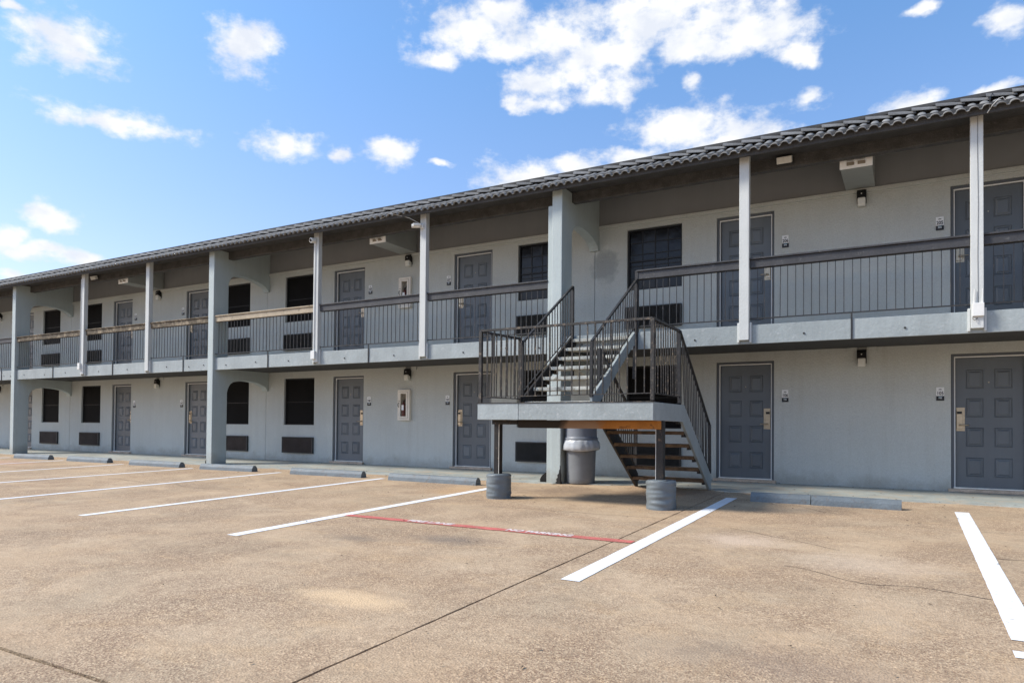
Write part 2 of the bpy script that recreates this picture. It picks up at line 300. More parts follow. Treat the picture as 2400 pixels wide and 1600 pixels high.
# ------------------------------------------------------------------ mesh helpers
class MB:
    def __init__(s): s.v = []; s.f = []
    def box(s, x0, x1, y0, y1, z0, z1):
        i = len(s.v)
        s.v += [(x0, y0, z0), (x1, y0, z0), (x1, y1, z0), (x0, y1, z0), (x0, y0, z1), (x1, y0, z1), (x1, y1, z1), (x0, y1, z1)]
        s.f += [tuple(i + k for k in q) for q in ((0, 3, 2, 1), (4, 5, 6, 7), (0, 1, 5, 4), (1, 2, 6, 5), (2, 3, 7, 6), (3, 0, 4, 7))]
        return s
    def bar(s, p, q, wx, wz=None, up=(0, 0, 1)):
        """square bar from p to q"""
        wz = wz or wx; p = Vector(p); q = Vector(q); d = (q - p).normalized(); u = Vector(up)
        if abs(d.dot(u)) > .99: u = Vector((0, 1, 0))
        r = d.cross(u).normalized(); u = r.cross(d).normalized(); i = len(s.v)
        for e in (p, q):
            for a, b in ((-1, -1), (1, -1), (1, 1), (-1, 1)): s.v.append(tuple(e + r * a * wx / 2 + u * b * wz / 2))
        s.f += [tuple(i + k for k in t) for t in ((3, 2, 1, 0), (4, 5, 6, 7), (0, 1, 5, 4), (1, 2, 6, 5), (2, 3, 7, 6), (3, 0, 4, 7))]
        return s
    def prism(s, poly, axis, a, b):
        """poly in the two other axes, extruded from a to b along axis"""
        i = len(s.v); n = len(poly)
        def P(u, v, t): return {'x': (t, u, v), 'y': (u, t, v), 'z': (u, v, t)}[axis]
        for t in (a, b): s.v += [P(u, v, t) for u, v in poly]
        s.f.append(tuple(range(i, i + n))); s.f.append(tuple(range(i + 2 * n - 1, i + n - 1, -1)))
        for k in range(n): s.f.append((i + k, i + n + k, i + n + (k + 1) % n, i + (k + 1) % n))
        return s
    def tube(s, pts, r, n=8, caps=True):
        base = len(s.v); m = len(pts)
        for j, p in enumerate(pts):
            p = Vector(p); d = (Vector(pts[min(j + 1, m - 1)]) - Vector(pts[max(j - 1, 0)])).normalized()
            u = Vector((0, 0, 1)) if abs(d.z) < .9 else Vector((1, 0, 0)); a = d.cross(u).normalized(); b = a.cross(d)
            rr = r[j] if isinstance(r, (list, tuple)) else r
            for k in range(n):
                t = 2 * math.pi * k / n; s.v.append(tuple(p + (a * math.cos(t) + b * math.sin(t)) * rr))
        for j in range(m - 1):
            for k in range(n):
                s.f.append((base + j * n + k, base + j * n + (k + 1) % n, base + (j + 1) * n + (k + 1) % n, base + (j + 1) * n + k))
        if caps: s.f.append(tuple(base + k for k in reversed(range(n)))); s.f.append(tuple(base + (m - 1) * n + k for k in range(n)))
        return s
    def mesh(s, name, m, bevel=0, smooth=False, seg=2):
        me = bpy.data.meshes.new(name); me.from_pydata(s.v, [], s.f); me.materials.append(MT[m])
        bm = bmesh.new(); bm.from_mesh(me); bmesh.ops.recalc_face_normals(bm, faces=bm.faces)
        if bevel:
            ed = [e for e in bm.edges if len(e.link_faces) == 2 and e.calc_face_angle(0) > R_(30)]
            bmesh.ops.bevel(bm, geom=ed, offset=bevel, segments=seg, affect='EDGES', profile=.6, clamp_overlap=True)
        bm.to_mesh(me); bm.free()
        if smooth:
            for p in me.polygons: p.use_smooth = True
        return me
def lathe(prof, n=32, jit=None):
    b = MB()
    for j, (r, z) in enumerate(prof):
        for k in range(n):
            t = 2 * math.pi * k / n; rr, zz = r, z
            if jit: rr, zz = jit(j, t, r, z)
            b.v.append((rr * math.cos(t), rr * math.sin(t), zz))
    for j in range(len(prof) - 1):
        for k in range(n): b.f.append((j * n + k, j * n + (k + 1) % n, (j + 1) * n + (k + 1) % n, (j + 1) * n + k))
    return b
def link(name, me, parent=None, loc=(0, 0, 0), rz=0):
    o = bpy.data.objects.new(name, me); COL.objects.link(o); o.location = loc
    if rz: o.rotation_euler = (0, 0, rz)
    if parent: o.parent = parent
    return o
def build(name, mb, m, parent=None, loc=(0, 0, 0), bevel=0, smooth=False, seg=2, rz=0):
    return link(name, mb.mesh(name, m, bevel, smooth, seg), parent, loc, rz)
def thing(name, label, cat, loc=(0, 0, 0), group=None, rz=0):
    o = bpy.data.objects.new(name, None); COL.objects.link(o); o.location = loc; o.empty_display_size = .2
    if rz: o.rotation_euler = (0, 0, rz)
    o['label'] = label; o['category'] = cat
    if group: o['group'] = group
    return o
def tag(o, label, cat, group=None):
    o['label'] = label; o['category'] = cat
    if group: o['group'] = group
    return o
CACHE = {}
def cached(key, fn):
    if key not in CACHE: CACHE[key] = fn()
    return CACHE[key]
def text_mesh(txt, size, m, extrude=.001, bold=0.0, sx=1.0):
    cu_ = bpy.data.curves.new('txt', 'FONT'); cu_.body = txt; cu_.size = size; cu_.extrude = extrude; cu_.align_x = 'CENTER'; cu_.align_y = 'BOTTOM'; cu_.offset = bold; cu_.resolution_u = 3
    o = bpy.data.objects.new('txt', cu_); COL.objects.link(o)
    dg = bpy.context.evaluated_depsgraph_get(); me = bpy.data.meshes.new_from_object(o.evaluated_get(dg))
    me.materials.clear(); me.materials.append(MT[m]); bpy.data.objects.remove(o); bpy.data.curves.remove(cu_)
    for v in me.vertices: v.co.x *= sx
    return me

# ------------------------------------------------------------------ measures (metres; wall plane y = 12.75, camera at the origin)
YW = 12.75; YF = 11.04; P = 9.3377
LB = [-24.089 + i * P for i in range(-1, 4)]        # bay lines (pillars): -33.4, -24.1, -14.75, -5.41, 3.92
GS = .0222; G0 = .03
def gz(y): return G0 + GS * max(min(y, 12.75), -12)
X0, X1 = LB[0] - .3, 6.2
rn = random.Random(3)

# ------------------------------------------------------------------ ground
b = MB()
ys = [-400, -12, 13.2, 30, 400]
for a, c in zip(ys, ys[1:]):
    i = len(b.v); za, zc = gz(a) - .022, gz(c) - .022
    b.v += [(-400, a, za), (400, a, za), (400, c, zc), (-400, c, zc)]; b.f.append((i, i + 1, i + 2, i + 3))
lot = build('parking_lot', b, 'joint_dark'); lot['kind'] = 'structure'
def slab(x0, x1, y0, y1, m='ground', th=.02, jit=.0035):
    """concrete panel with slightly ragged edges"""
    b = MB()
    def edge(p, q):
        L_ = math.dist(p, q); n = max(1, min(220, int(L_ / .12))) if L_ < 60 else 60
        return [(p[0] + (q[0] - p[0]) * k / n, p[1] + (q[1] - p[1]) * k / n) for k in range(n)]
    pts = edge((x0, y0), (x1, y0)) + edge((x1, y0), (x1, y1)) + edge((x1, y1), (x0, y1)) + edge((x0, y1), (x0, y0))
    pts = [(x + rn.uniform(-jit, jit), y + rn.uniform(-jit, jit)) for x, y in pts]
    n = len(pts)
    b.v = [(x, y, gz(y)) for x, y in pts] + [(x, y, gz(y) - th) for x, y in pts]
    b.f = [tuple(range(n))] + [(k, (k + 1) % n, n + (k + 1) % n, n + k) for k in range(n)]
    return build('concrete_slab', b, m, lot)
XS = [(-60, -39.0), (-38.99, -2.529), (-2.510, 26), (26.01, 60)]
YS = [(-12, -7.04), (-7.02, -2.56), (-2.54, 1.913), (1.940, 6.406), (6.412, 12.7)]
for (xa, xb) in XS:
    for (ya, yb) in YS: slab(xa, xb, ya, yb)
slab(-60, 60, -40, -12.02)
def strip(pts, width, m, name, dz=.004, parent=lot, ragged=.0):
    b = MB(); n = len(pts)
    for k, (x, y) in enumerate(pts):
        p = Vector(pts[max(0, k - 1)]); q = Vector(pts[min(n - 1, k + 1)]); d = (q - p).normalized(); r = Vector((-d.y, d.x))
        w1 = width / 2 + rn.uniform(-ragged, ragged); w2 = width / 2 + rn.uniform(-ragged, ragged)
        for s_, w_ in ((1, w1), (-1, w2)):
            xx, yy = x + r.x * s_ * w_, y + r.y * s_ * w_; b.v.append((xx, yy, gz(yy) + dz))
    for k in range(n - 1): b.f.append((2 * k, 2 * k + 1, 2 * k + 3, 2 * k + 2))
    return build(name, b, m, parent)
def line(p, q, n): return [(p[0] + (q[0] - p[0]) * k / n, p[1] + (q[1] - p[1]) * k / n) for k in range(n + 1)]
for (xa, ya, xb, yb, wd) in ((-2.219, 4.785, -2.258, 10.45, .155), (.562, 4.74, .562, 10.34, .153), (-6.085, 4.84, -6.05, 10.36, .15), (-8.897, 4.86, -8.75, 10.38, .125),
                         (-11.66, 4.95, -11.54, 10.38, .12), (-14.50, 5.1, -14.18, 10.2, .12), (-17.12, 5.1, -16.85, 10.2, .12), (-19.95, 5.1, -19.62, 10.25, .12), (-22.75, 5.1, -22.3, 10.2, .12), (-25.5, 5.2, -25.1, 10.2, .12), (-28.3, 5.2, -27.9, 10.2, .12)):
    strip(line((xa, ya), (xb, yb), 60), wd, 'line_white', 'parking_line', .004, ragged=.0016)
strip(line((.47, 4.47), (4.6, 4.47), 30), .12, 'line_white', 'parking_line', .004, ragged=.0016)
strip(line((-6.02, 6.478), (-2.33, 6.478), 40), .135, 'line_red', 'fire_lane_line', .005, ragged=.008)
for txt, xc, sx_ in (('FIRE LANE', -4.77, 1.22), ('NO PARKING', -3.37, 1.14)):
    me = text_mesh(txt, .136, 'letter_white', .0, .008, sx_ * .82)
    o = link('painted_lettering', me, lot, (xc, 6.424, gz(6.424) + .008)); o.rotation_euler = (math.atan(GS), 0, 0)
# hairline cracks
def crack(p, q, wob, wd, n=40):
    pts = []
    for k in range(n + 1):
        t = k / n; x = p[0] + (q[0] - p[0]) * t; y = p[1] + (q[1] - p[1]) * t
        pts.append((x, y + wob * (mnoise.noise(Vector((x * 1.7, y, 3))) )))
    strip(pts, wd, 'joint_dark', 'crack', .0025, ragged=wd * .25)
crack((-5.0, 8.00), (-2.53, 8.07), .05, .007)
crack((-1.7, 7.75), (-.55, 7.0), .25, .006, 24); crack((-.2, 8.9), (1.7, 8.7), .2, .006, 24)
crack((-.9, 6.0), (1.5, 5.6), .25, .007, 24); crack((-2.45, 11.0), (-.6, 9.4), .2, .006, 24)
crack((-13.5, 7.9), (-9.6, 7.6), .25, .008, 24); crack((-10.5, 9.0), (-9.3, 8.7), .2, .006, 16)
crack((-2.55, 2.0), (-3.4, 1.2), .2, .006, 16); crack((.6, 7.3), (2.2, 7.05), .25, .009, 24)
# leaf litter and grit that nobody could count
b = MB()
for k in range(620):
    if k < 330: x = rn.uniform(-14, 2); y = rn.choice((rn.uniform(10.3, 12.5), rn.uniform(12.4, 12.7), rn.uniform(10.9, 11.3)))
    else: x = rn.uniform(-16, 2.4); y = rn.uniform(2.2, 10.4)
    s_ = rn.uniform(.004, .012) if y < 9 else rn.uniform(.006, .018); a = rn.uniform(0, 6.28); z = gz(y) + .010 + (.030 if y > 10.95 else 0); i = len(b.v)
    for t in (0, 1.9, 3.5, 4.9):
        b.v.append((x + math.cos(a + t) * s_ * (1.6 if t in (0, 3.5) else .6), y + math.sin(a + t) * s_ * (1.6 if t in (0, 3.5) else .6), z + rn.uniform(-.003, .006)))
    b.f.append((i, i + 1, i + 2, i + 3))
o = build('leaf_litter', b, 'debris'); o['kind'] = 'stuff'; tag(o, 'tiny dead leaves and grit scattered over the tan concrete', 'litter')

# walkway along the wall
def walkway():
    xs = [X0 + (X1 - X0) * k / 260 for k in range(261)]
    joints = [(-33.8, -24.0), (-23.99, -14.76), (-14.75, -5.42), (-5.41, 3.9), (3.91, 6.2)]
    for xa, xb in joints:
        n = int((xb - xa) / .12) + 1; b = MB()
        for k in range(n + 1):
            x = xa + (xb - xa) * k / n
            e = (11.20 if x > -5.41 else 10.97) + .05 * mnoise.noise(Vector((x * .8, 0, 0))) + .02 * mnoise.noise(Vector((x * 6, 2, 0)))
            if -4.4 < x < -2.6: e += .22 * min(1, (x + 4.4) * 4, (-2.6 - x) * 4)
            b.v += [(x, e, gz(e) - .01), (x, e + .005, gz(e) + .012), (x, 12.0, .315), (x, YW + .02, .338)]
        for k in range(n):
            for q in range(3): i = 4 * k + q; b.f.append((i, i + 4, i + 5, i + 1))
        yield b
wk = None
for b in walkway():
    if wk is None:
        wk = build('walkway', b, 'walk_paint'); wk['kind'] = 'structure'
    else: build('walkway_slab', b, 'walk_paint', wk)

# ------------------------------------------------------------------ the motel building
motel = thing('motel_building', 'long two storey grey stucco motel with open balcony, dark tiled eave and grey doors', 'motel', (0, YW, .33))
motel.location = (0, 0, 0)
GW = (1.249, 2.451); UW = (3.896, 5.084); WX = (.67, 1.745)
DX = ((2.44, 3.31), (6.03, 6.90)); GD = (.397, 2.40); UD = (3.02, 5.015)
PRO = .06
bays = [(LB[i], i) for i in range(4)]
wallop = []                                        # openings on the two floors
for Lx, i in bays:
    for (z0, z1, fl) in ((GW[0], GW[1], 0), (UW[0], UW[1], 1)):
        wallop.append((Lx + WX[0], Lx + WX[1], z0, z1, fl, 'w', i, 0)); wallop.append((Lx + P - WX[1], Lx + P - WX[0], z0, z1, fl, 'w', i, 1))
    for (z0, z1, fl) in ((.335, GD[1] + PRO, 0), (2.88, UD[1] + PRO, 1)):
        for k, (a, c) in enumerate(DX): wallop.append((Lx + a - PRO, Lx + c + PRO, z0, z1, fl, 'd', i, k))
for fl, (zb, zt) in enumerate(((.20, 2.745), (2.745, 5.16))):
    b = MB(); ops = sorted([o for o in wallop if o[4] == fl]); x = X0
    for (a, c, z0, z1, *_r) in ops:
        for Lx in LB:                                    # open control joint at every bay line
            if x < Lx < a: b.box(x, Lx - .005, YW, YW + .2, zb, zt); x = Lx + .005
        b.box(x, a, YW, YW + .2, zb, zt)
        if z0 > zb + .2: b.box(a, c, YW, YW + .2, zb, z0)
        b.box(a, c, YW, YW + .2, z1, zt); x = c
    b.box(x, LB[4] - .005, YW, YW + .2, zb, zt); b.box(LB[4] + .005, X1, YW, YW + .2, zb, zt)
    build('wall', b, 'stucco_paint', motel)
build('light_block_backing', MB().box(X0, X1, YW + .205, YW + .28, .1, 5.8), 'backing_black', motel)  # unseen black backing added behind the wall to block light
build('wall_end', MB().box(X0 - .2, X0, YW, 21, .1, 5.8).box(X1, X1 + .2, YW, 21, .1, 5.8).box(X0 - .2, X1 + .2, 21, 21.2, .1, 5.8), 'stucco_paint', motel)
build('upper_wall_band', MB().box(X0, X1, YW - .004, YW + .2, 5.23, 5.80), 'dark_ceiling', motel)
build('crown_moulding', MB().box(X0, X1, YW - .045, YW, 5.163, 5.228).box(X0, X1, YW - .018, YW, 5.135, 5.163), 'stucco_paint', motel, bevel=.006)
build('ceiling', MB().box(X0, X1, 11.50, YW - .006, 5.76, 5.80), 'dark_ceiling', motel)
build('roof', MB().box(X0 - .2, X1 + .2, 11.30, 21.2, 5.60 + .21, 5.86).box(X0 - .2, X1 + .2, 10.97, 11.50, 5.512, 5.552), 'eave_paint', motel)
# balcony slab
build('balcony_floor', MB().box(X0, X1, 11.142, YW - .001, 2.645, 2.872), 'walk_paint', motel)
build('balcony_soffit', MB().box(X0, X1, 11.142, YW - .003, 2.62, 2.643), 'soffit_shade_dark', motel)  # dark sheet, its colour deepens the shade on the wall top below
# roof beam behind the posts, cut at the pillars
xs = [X0] + LB[1:4] + [X1]
for a, c in zip([X0, LB[1] + .10, LB[2] + .10, LB[3] + .10, LB[4] + .1], [LB[1] - .10, LB[2] - .10, LB[3] - .10, LB[4] - .10, X1]):
    build('roof_beam', MB().box(a, c, 11.44, 11.58, 5.335, 5.60), 'charcoal_wood', motel, bevel=.008, seg=1)
    build('eave_board', MB().box(a - .1, c + .1 if c < X1 else c, 10.86, 10.90, 5.405, 5.545).box(a - .1, c + .1, 10.90, 10.965, 5.50, 5.545), 'eave_paint', motel, bevel=.004, seg=1)

# roof tiles: one visible course of barrel tiles below a row of ridge caps
TP = .1458; TL = .62; pitch = math.atan2(.27, .55)
def tile_mesh():
    b = MB(); n = 25; prof = []
    for k in range(n + 1):
        u = k / n; x = u * TP
        z = .038 * math.sqrt(max(0, 1 - (2 * u / .76 - 1) ** 2)) if u < .76 else -.006 * math.sin(math.pi * (u - .76) / .24)
        prof.append((x, z))
    th = .014
    for t in (0, 1):
        y = t * TL
        for x, z in prof: b.v.append((x, y, z))
        for x, z in prof: b.v.append((x, y, z - th))
    m = n + 1; o = 2 * m
    for k in range(n):
        b.f += [(k, k + 1, o + k + 1, o + k), (m + k, o + m + k, o + m + k + 1, m + k + 1), (k, m + k, m + k + 1, k + 1)]
    return b.mesh('roof_tile', 'roof_tile', smooth=True)
tmsh = tile_mesh()
nt_ = int((X1 - X0) / TP)
for k in range(nt_):
    o = link('roof_tile', tmsh, motel, (X0 + k * TP, 10.80 + rn.uniform(-.006, .006), 5.462 + rn.uniform(-.003, .003)))
    o.rotation_euler = (pitch + rn.uniform(-.006, .006), 0, rn.uniform(-.012, .012))
def ridge_mesh():
    b = MB(); n = 10; Lr = .345
    for t, r, dz in ((0, .094, .022), (Lr, .072, -.010)):
        for k in range(n + 1):
            a = math.pi * (k / n); b.v.append((t, -math.cos(a) * r * 1.25, math.sin(a) * r * .82 + dz))
        for k in range(n + 1):
            a = math.pi * (k / n); b.v.append((t, -math.cos(a) * (r - .014) * 1.25, math.sin(a) * (r - .014) * .82 + dz))
    m = n + 1; o = 2 * m
    for k in range(n): b.f += [(k, k + 1, o + k + 1, o + k), (m + k, o + m + k, o + m + k + 1, m + k + 1), (k, m + k, m + k + 1, k + 1)]
    b.f += [(0, o, o + m, m), (n, m + n, o + m + n, o + n)]
    return b.mesh('ridge_tile', 'ridge_tile')
rmsh = ridge_mesh()
x = X0; 
while x < X1:
    o = link('ridge_tile', rmsh, motel, (x, 11.36, 5.752 + rn.uniform(-.004, .004))); o.rotation_euler = (0, rn.uniform(-.008, .012), rn.uniform(-.015, .015)); x += .291

# pillars with arched webs
def fin_poly():
    up = [(11.462, 4.70), (11.472, 4.765), (11.50, 4.84), (11.545, 4.90), (11.63, 4.95), (11.78, 4.982), (11.98, 4.993), (12.2, 4.972), (12.39, 4.932), (12.54, 4.885), (12.63, 4.835), (12.682, 4.775)]
    lo = [(11.462, 2.03), (11.475, 2.10), (11.51, 2.19), (11.56, 2.26), (11.65, 2.315), (11.80, 2.349), (12.0, 2.364), (12.2, 2.352), (12.42, 2.320), (12.56, 2.27), (12.65, 2.225), (12.69, 2.165)]
    return [(11.04, .22), (11.04, 5.490), (11.43, 5.560), (11.45, 5.72), (12.745, 5.75), (12.745, 4.745), (12.69, 4.745)] + up[::-1] + [(11.462, 2.70), (12.745, 2.70), (12.745, 2.13), (12.70, 2.13)] + lo[::-1] + [(11.462, .22)]
def fin_mesh():
    b = MB(); b.prism(fin_poly(), 'x', -.097, .097)
    return b.mesh('pillar', 'pillar_paint', bevel=.012)
fm = fin_mesh()
for i in range(1, 5):
    link('pillar', fm, motel, (LB[i], 0, 0))
build('pillar_facing', MB().box(-5.612, -5.511, 11.085, 11.35, .27, 5.215), 'pillar_paint', motel, bevel=.01)

# broken plaster at the foot of the pillar behind the stairs
b = MB(); jag = [(-.012, 0), (-.10, 0), (-.085, .05), (-.07, .055), (-.078, .10), (-.05, .13), (-.058, .17), (-.03, .20), (-.022, .26), (-.008, .28), (-.004, .33)]
b.prism([(LB[3] + .099 + x_, .262 + z_) for x_, z_ in jag] + [(LB[3] + .099, .262 + .30), (LB[3] + .099, .262)], 'y', 11.034, 11.045)
b.prism([(11.036, .262), (11.036, .60), (11.05, .50), (11.07, .44), (11.06, .36), (11.09, .30), (11.12, .262)], 'x', LB[3] + .090, LB[3] + .104)
build('broken_plaster', b, 'column_steel', motel)

# posts with bases on the balcony fascia
POST = [-29.35, -26.4, -20.292, -17.292, -11.251, -8.352, -2.21, .78, 3.05]
POST = [p for p in POST if abs(p - 3.05) > .01]
pm = MB().box(-.072, .072, 11.03, 11.14, 2.635, 5.505).mesh('post', 'post_paint', bevel=.006)
cm = MB().box(-.105, -.075, 11.062, 11.135, 2.600, 2.905).box(.075, .105, 11.062, 11.135, 2.600, 2.905).mesh('post_base', 'post_paint', bevel=.004, seg=1)
for xp in POST:
    p_ = link('post', pm, motel, (xp, 0, 0)); link('post_base', cm, p_)

# fascia boards between mid-bay seams and black straps
SEAM = [-33.2, -30.9, -27.9, -24.9, -21.905, -18.9, -15.866, -12.80, -9.785, -6.75, -3.62, -.722, 2.30, 5.3]
fins = [l for l in LB[1:]]
segs = []
for a, c in zip(SEAM, SEAM[1:]):
    cuts = [a] + [f for f in fins if a < f < c] + [c]
    for p_, q_ in zip(cuts, cuts[1:]):
        aa = p_ + (.099 if p_ in fins else .004); cc_ = q_ - (.099 if q_ in fins else .004)
        segs.append((aa, cc_))
bolt = MB()
bolt.tube([(0, 0, 0), (0, -.012, 0)], .014, 8)
bmesh_bolt = bolt.mesh('bolt', 'column_steel')
for (aa, cc_) in segs:
    if aa > -5.35 and cc_ < -3.5:                    # stair opening: board starts right of the pillar
        pass
    f = build('fascia_board', MB().box(aa, cc_, 11.10, 11.14, 2.578, 2.868), 'blue_grey_paint', motel, bevel=.004, seg=1)
    for xb in (aa + (cc_ - aa) * .22, aa + (cc_ - aa) * .78):
        link('bolt', bmesh_bolt, f, (xb, 11.10, 2.70 + rn.uniform(-.02, .02)))

# railings between the posts
bal = MB().box(-.0052, .0052, -.0052, .0052, 0, .80).mesh('baluster', 'black_iron')
def railing(xa, xb, wood, lab, mat_b='black_iron', label=None, nostrap=False):
    r = bpy.data.objects.new('railing', None); COL.objects.link(r); r.parent = motel; r.empty_display_size = .2
    r['label'] = lab
    b = MB().box(xa, xb, 11.09, 11.135, 3.745, 3.868)
    build('top_rail', b, wood, r, bevel=.005, seg=1)
    build('rail_cap', MB().box(xa, xb, 11.065, 11.20, 3.871, 3.897), wood, r, bevel=.004, seg=1)
    build('bottom_rail', MB().box(xa, xb, 11.10, 11.128, 2.955, 2.972), mat_b, r)
    build('upper_bar', MB().box(xa, xb, 11.137, 11.150, 3.735, 3.751), mat_b, r)
    n = int(round((xb - xa) / .1112)); st = (xb - xa) / n
    for k in range(1, n):
        o = link('baluster', bal, r, (xa + k * st + rn.uniform(-.004, .004), 11.114, 2.958))
        if rn.random() < .10: o.rotation_euler = (0, rn.uniform(-.018, .018), 0)
    for s_ in SEAM:
        if xa < s_ < xb and not nostrap:
            build('strap', MB().box(s_ - .012, s_ + .012, 11.085, 11.099, 2.572, 2.965), mat_b, r)
hw = .075
def rl(a, b_, wood, lab, **k): railing(a, b_, wood, lab, **k)
rl(LB[0] + .5, POST[0] - hw, 'dark_rail_paint', 'black railing with charcoal wood rail beyond the farthest pillar')
rl(POST[0] + hw, POST[1] - hw, 'dark_rail_paint', 'black railing with charcoal wood rail beyond the farthest pillar')
rl(POST[1] + hw, LB[1] - .1, 'dark_rail_paint', 'black railing with charcoal wood rail ending at the farthest pillar')
rl(LB[1] + .1, POST[2] - hw, 'weathered_wood', 'railing with peeling brown wood rail right of the farthest pillar')
rl(POST[2] + hw, POST[3] - hw, 'weathered_wood', 'railing with badly peeling brown wood rail between the two far posts')
rl(POST[3] + hw, LB[2] - .1, 'weathered_wood', 'railing with faded brown wood rail left of the second pillar')
rl(LB[2] + .1, POST[4] - hw, 'tan_wood', 'railing with bare tan wood rail right of the second pillar')
rl(POST[4] + hw, POST[5] - hw, 'dark_rail_paint', 'railing with faded charcoal rail in front of the upper fire cabinet')
rl(POST[5] + hw, LB[3] - .2, 'dark_rail_paint', 'charcoal topped railing left of the pillar behind the staircase')
rl(-3.955, POST[6] - hw, 'dark_rail_paint', 'charcoal topped railing that starts at the head of the staircase', nostrap=True)
rl(POST[6] + hw, POST[7] - hw, 'dark_rail_paint', 'long charcoal topped railing below the sign for room 205')
rl(POST[7] + hw, LB[4] - .1, 'dark_rail_paint', 'charcoal topped railing at the right edge of the picture')

# ------------------------------------------------------------------ doors
def door_slab_mesh():
    b = MB(); W = .87; H = 2.0
    b.box(0, W, 0, .04, 0, H)
    return b.mesh('door', 'door_paint', bevel=.003, seg=1)
def door_panel_mesh(w=.225, h=.292):
    """raised moulding ring and bevelled field"""
    b = MB(); r = [(0, 0.0), (.009, -.010), (.018, -.002), (.026, -.002), (.050, -.014)]
    for ins, y in r:
        b.v += [(ins, y, ins), (w - ins, y, ins), (w - ins, y, h - ins), (ins, y, h - ins)]
    for k in range(len(r) - 1):
        for q in range(4): b.f.append((4 * k + q, 4 * k + (q + 1) % 4, 4 * k + 4 + (q + 1) % 4, 4 * k + 4 + q))
    k = 4 * (len(r) - 1); b.f.append((k, k + 1, k + 2, k + 3))
    me = b.mesh('panel', 'door_paint'); 
    return me
dsm = door_slab_mesh(); dpm = door_panel_mesh()
PZ = (.172, .632, 1.083, 1.524); PX = (.142, .504)
def frame_mesh(H):
    b = MB(); o = PRO; W = .87
    # jambs and head of the frame, in two steps; light weatherstrip is separate
    b.box(-o + .001, -.018, -.075, .045, -.06, H + o - .002); b.box(W + .018, W + o - .001, -.075, .045, -.06, H + o - .002)
    b.box(-.018, W + .018, -.075, .045, H + .018, H + o - .002)
    # casing on the wall face
    return b.mesh('door_frame', 'frame_paint', bevel=.005, seg=1)
def strip_mesh(H):
    b = MB(); W = .87
    b.box(-.017, -.0015, -.052, -.020, 0, H + .008); b.box(W + .0015, W + .017, -.052, -.020, 0, H + .008); b.box(-.017, W + .017, -.053, -.019, H + .0015, H + .017)
    return b.mesh('weatherstrip', 'weatherstrip')
def lock_parts(side):
    s = 1 if side == 'l' else -1; x0 = .012 if side == 'l' else .87 - .012
    def bx(b, a, c, y0, y1, z0, z1): b.box(min(x0 + s * a, x0 + s * c), max(x0 + s * a, x0 + s * c), y0, y1, z0, z1)
    b = MB(); bx(b, 0, .115, -.006, .0, .87, 1.235); bx(b, .004, .085, -.024, -.006, .90, 1.20)
    lock = b.mesh('lock', 'brass', bevel=.003, seg=1)
    b = MB(); bx(b, .010, .075, -.028, -.024, 1.135, 1.175); rd = b.mesh('card_reader', 'lamp_black')
    b = MB(); b.tube([(x0 + s * .045, -.02, .965), (x0 + s * .045, -.065, .965)], .012, 8); b.tube([(x0 + s * .035, -.062, .965), (x0 + s * .10, -.066, .966), (x0 + s * .165, -.060, .963)], .0095, 8)
    lev = b.mesh('lever', 'brass', smooth=True)
    return lock, rd, lev
LK = {s: lock_parts(s) for s in 'lr'}
FR = {0: (frame_mesh(2.003), strip_mesh(2.003)), 1: (frame_mesh(1.995), strip_mesh(1.995))}
peep = MB().tube([(.435, -.006, 1.62), (.435, 0, 1.62)], .010, 8).mesh('peephole', 'brass')
thr0 = MB().box(-.10, .97, -.17, -.001, -.062, -.014).mesh('door_sill', 'sill_concrete', bevel=.006, seg=1)
thr1 = MB().box(-.03, .90, -.075, -.001, -.013, .004).mesh('threshold', 'sill_metal', bevel=.002, seg=1)
YD = 12.85
DL = {}
def door(Lx, fl, k, label=None):
    z0 = (GD, UD)[fl][0]; x = Lx + DX[k][0]
    d = link('door', dsm, motel, (x, YD, z0))
    if label: d['label'] = label
    for pz in PZ:
        for px in PX: link('panel', dpm, d, (px, -.001, pz))
    f, ws = FR[fl]
    link('door_frame', f, d); link('weatherstrip', ws, d)
    lk, rd, lv = LK['r' if k == 0 else 'l']
    link('lock', lk, d); link('card_reader', rd, d); link('lever', lv, d); link('peephole', peep, d)
    if fl == 0: link('door_sill', thr0, d)
    link('threshold', thr1, d)
    return d

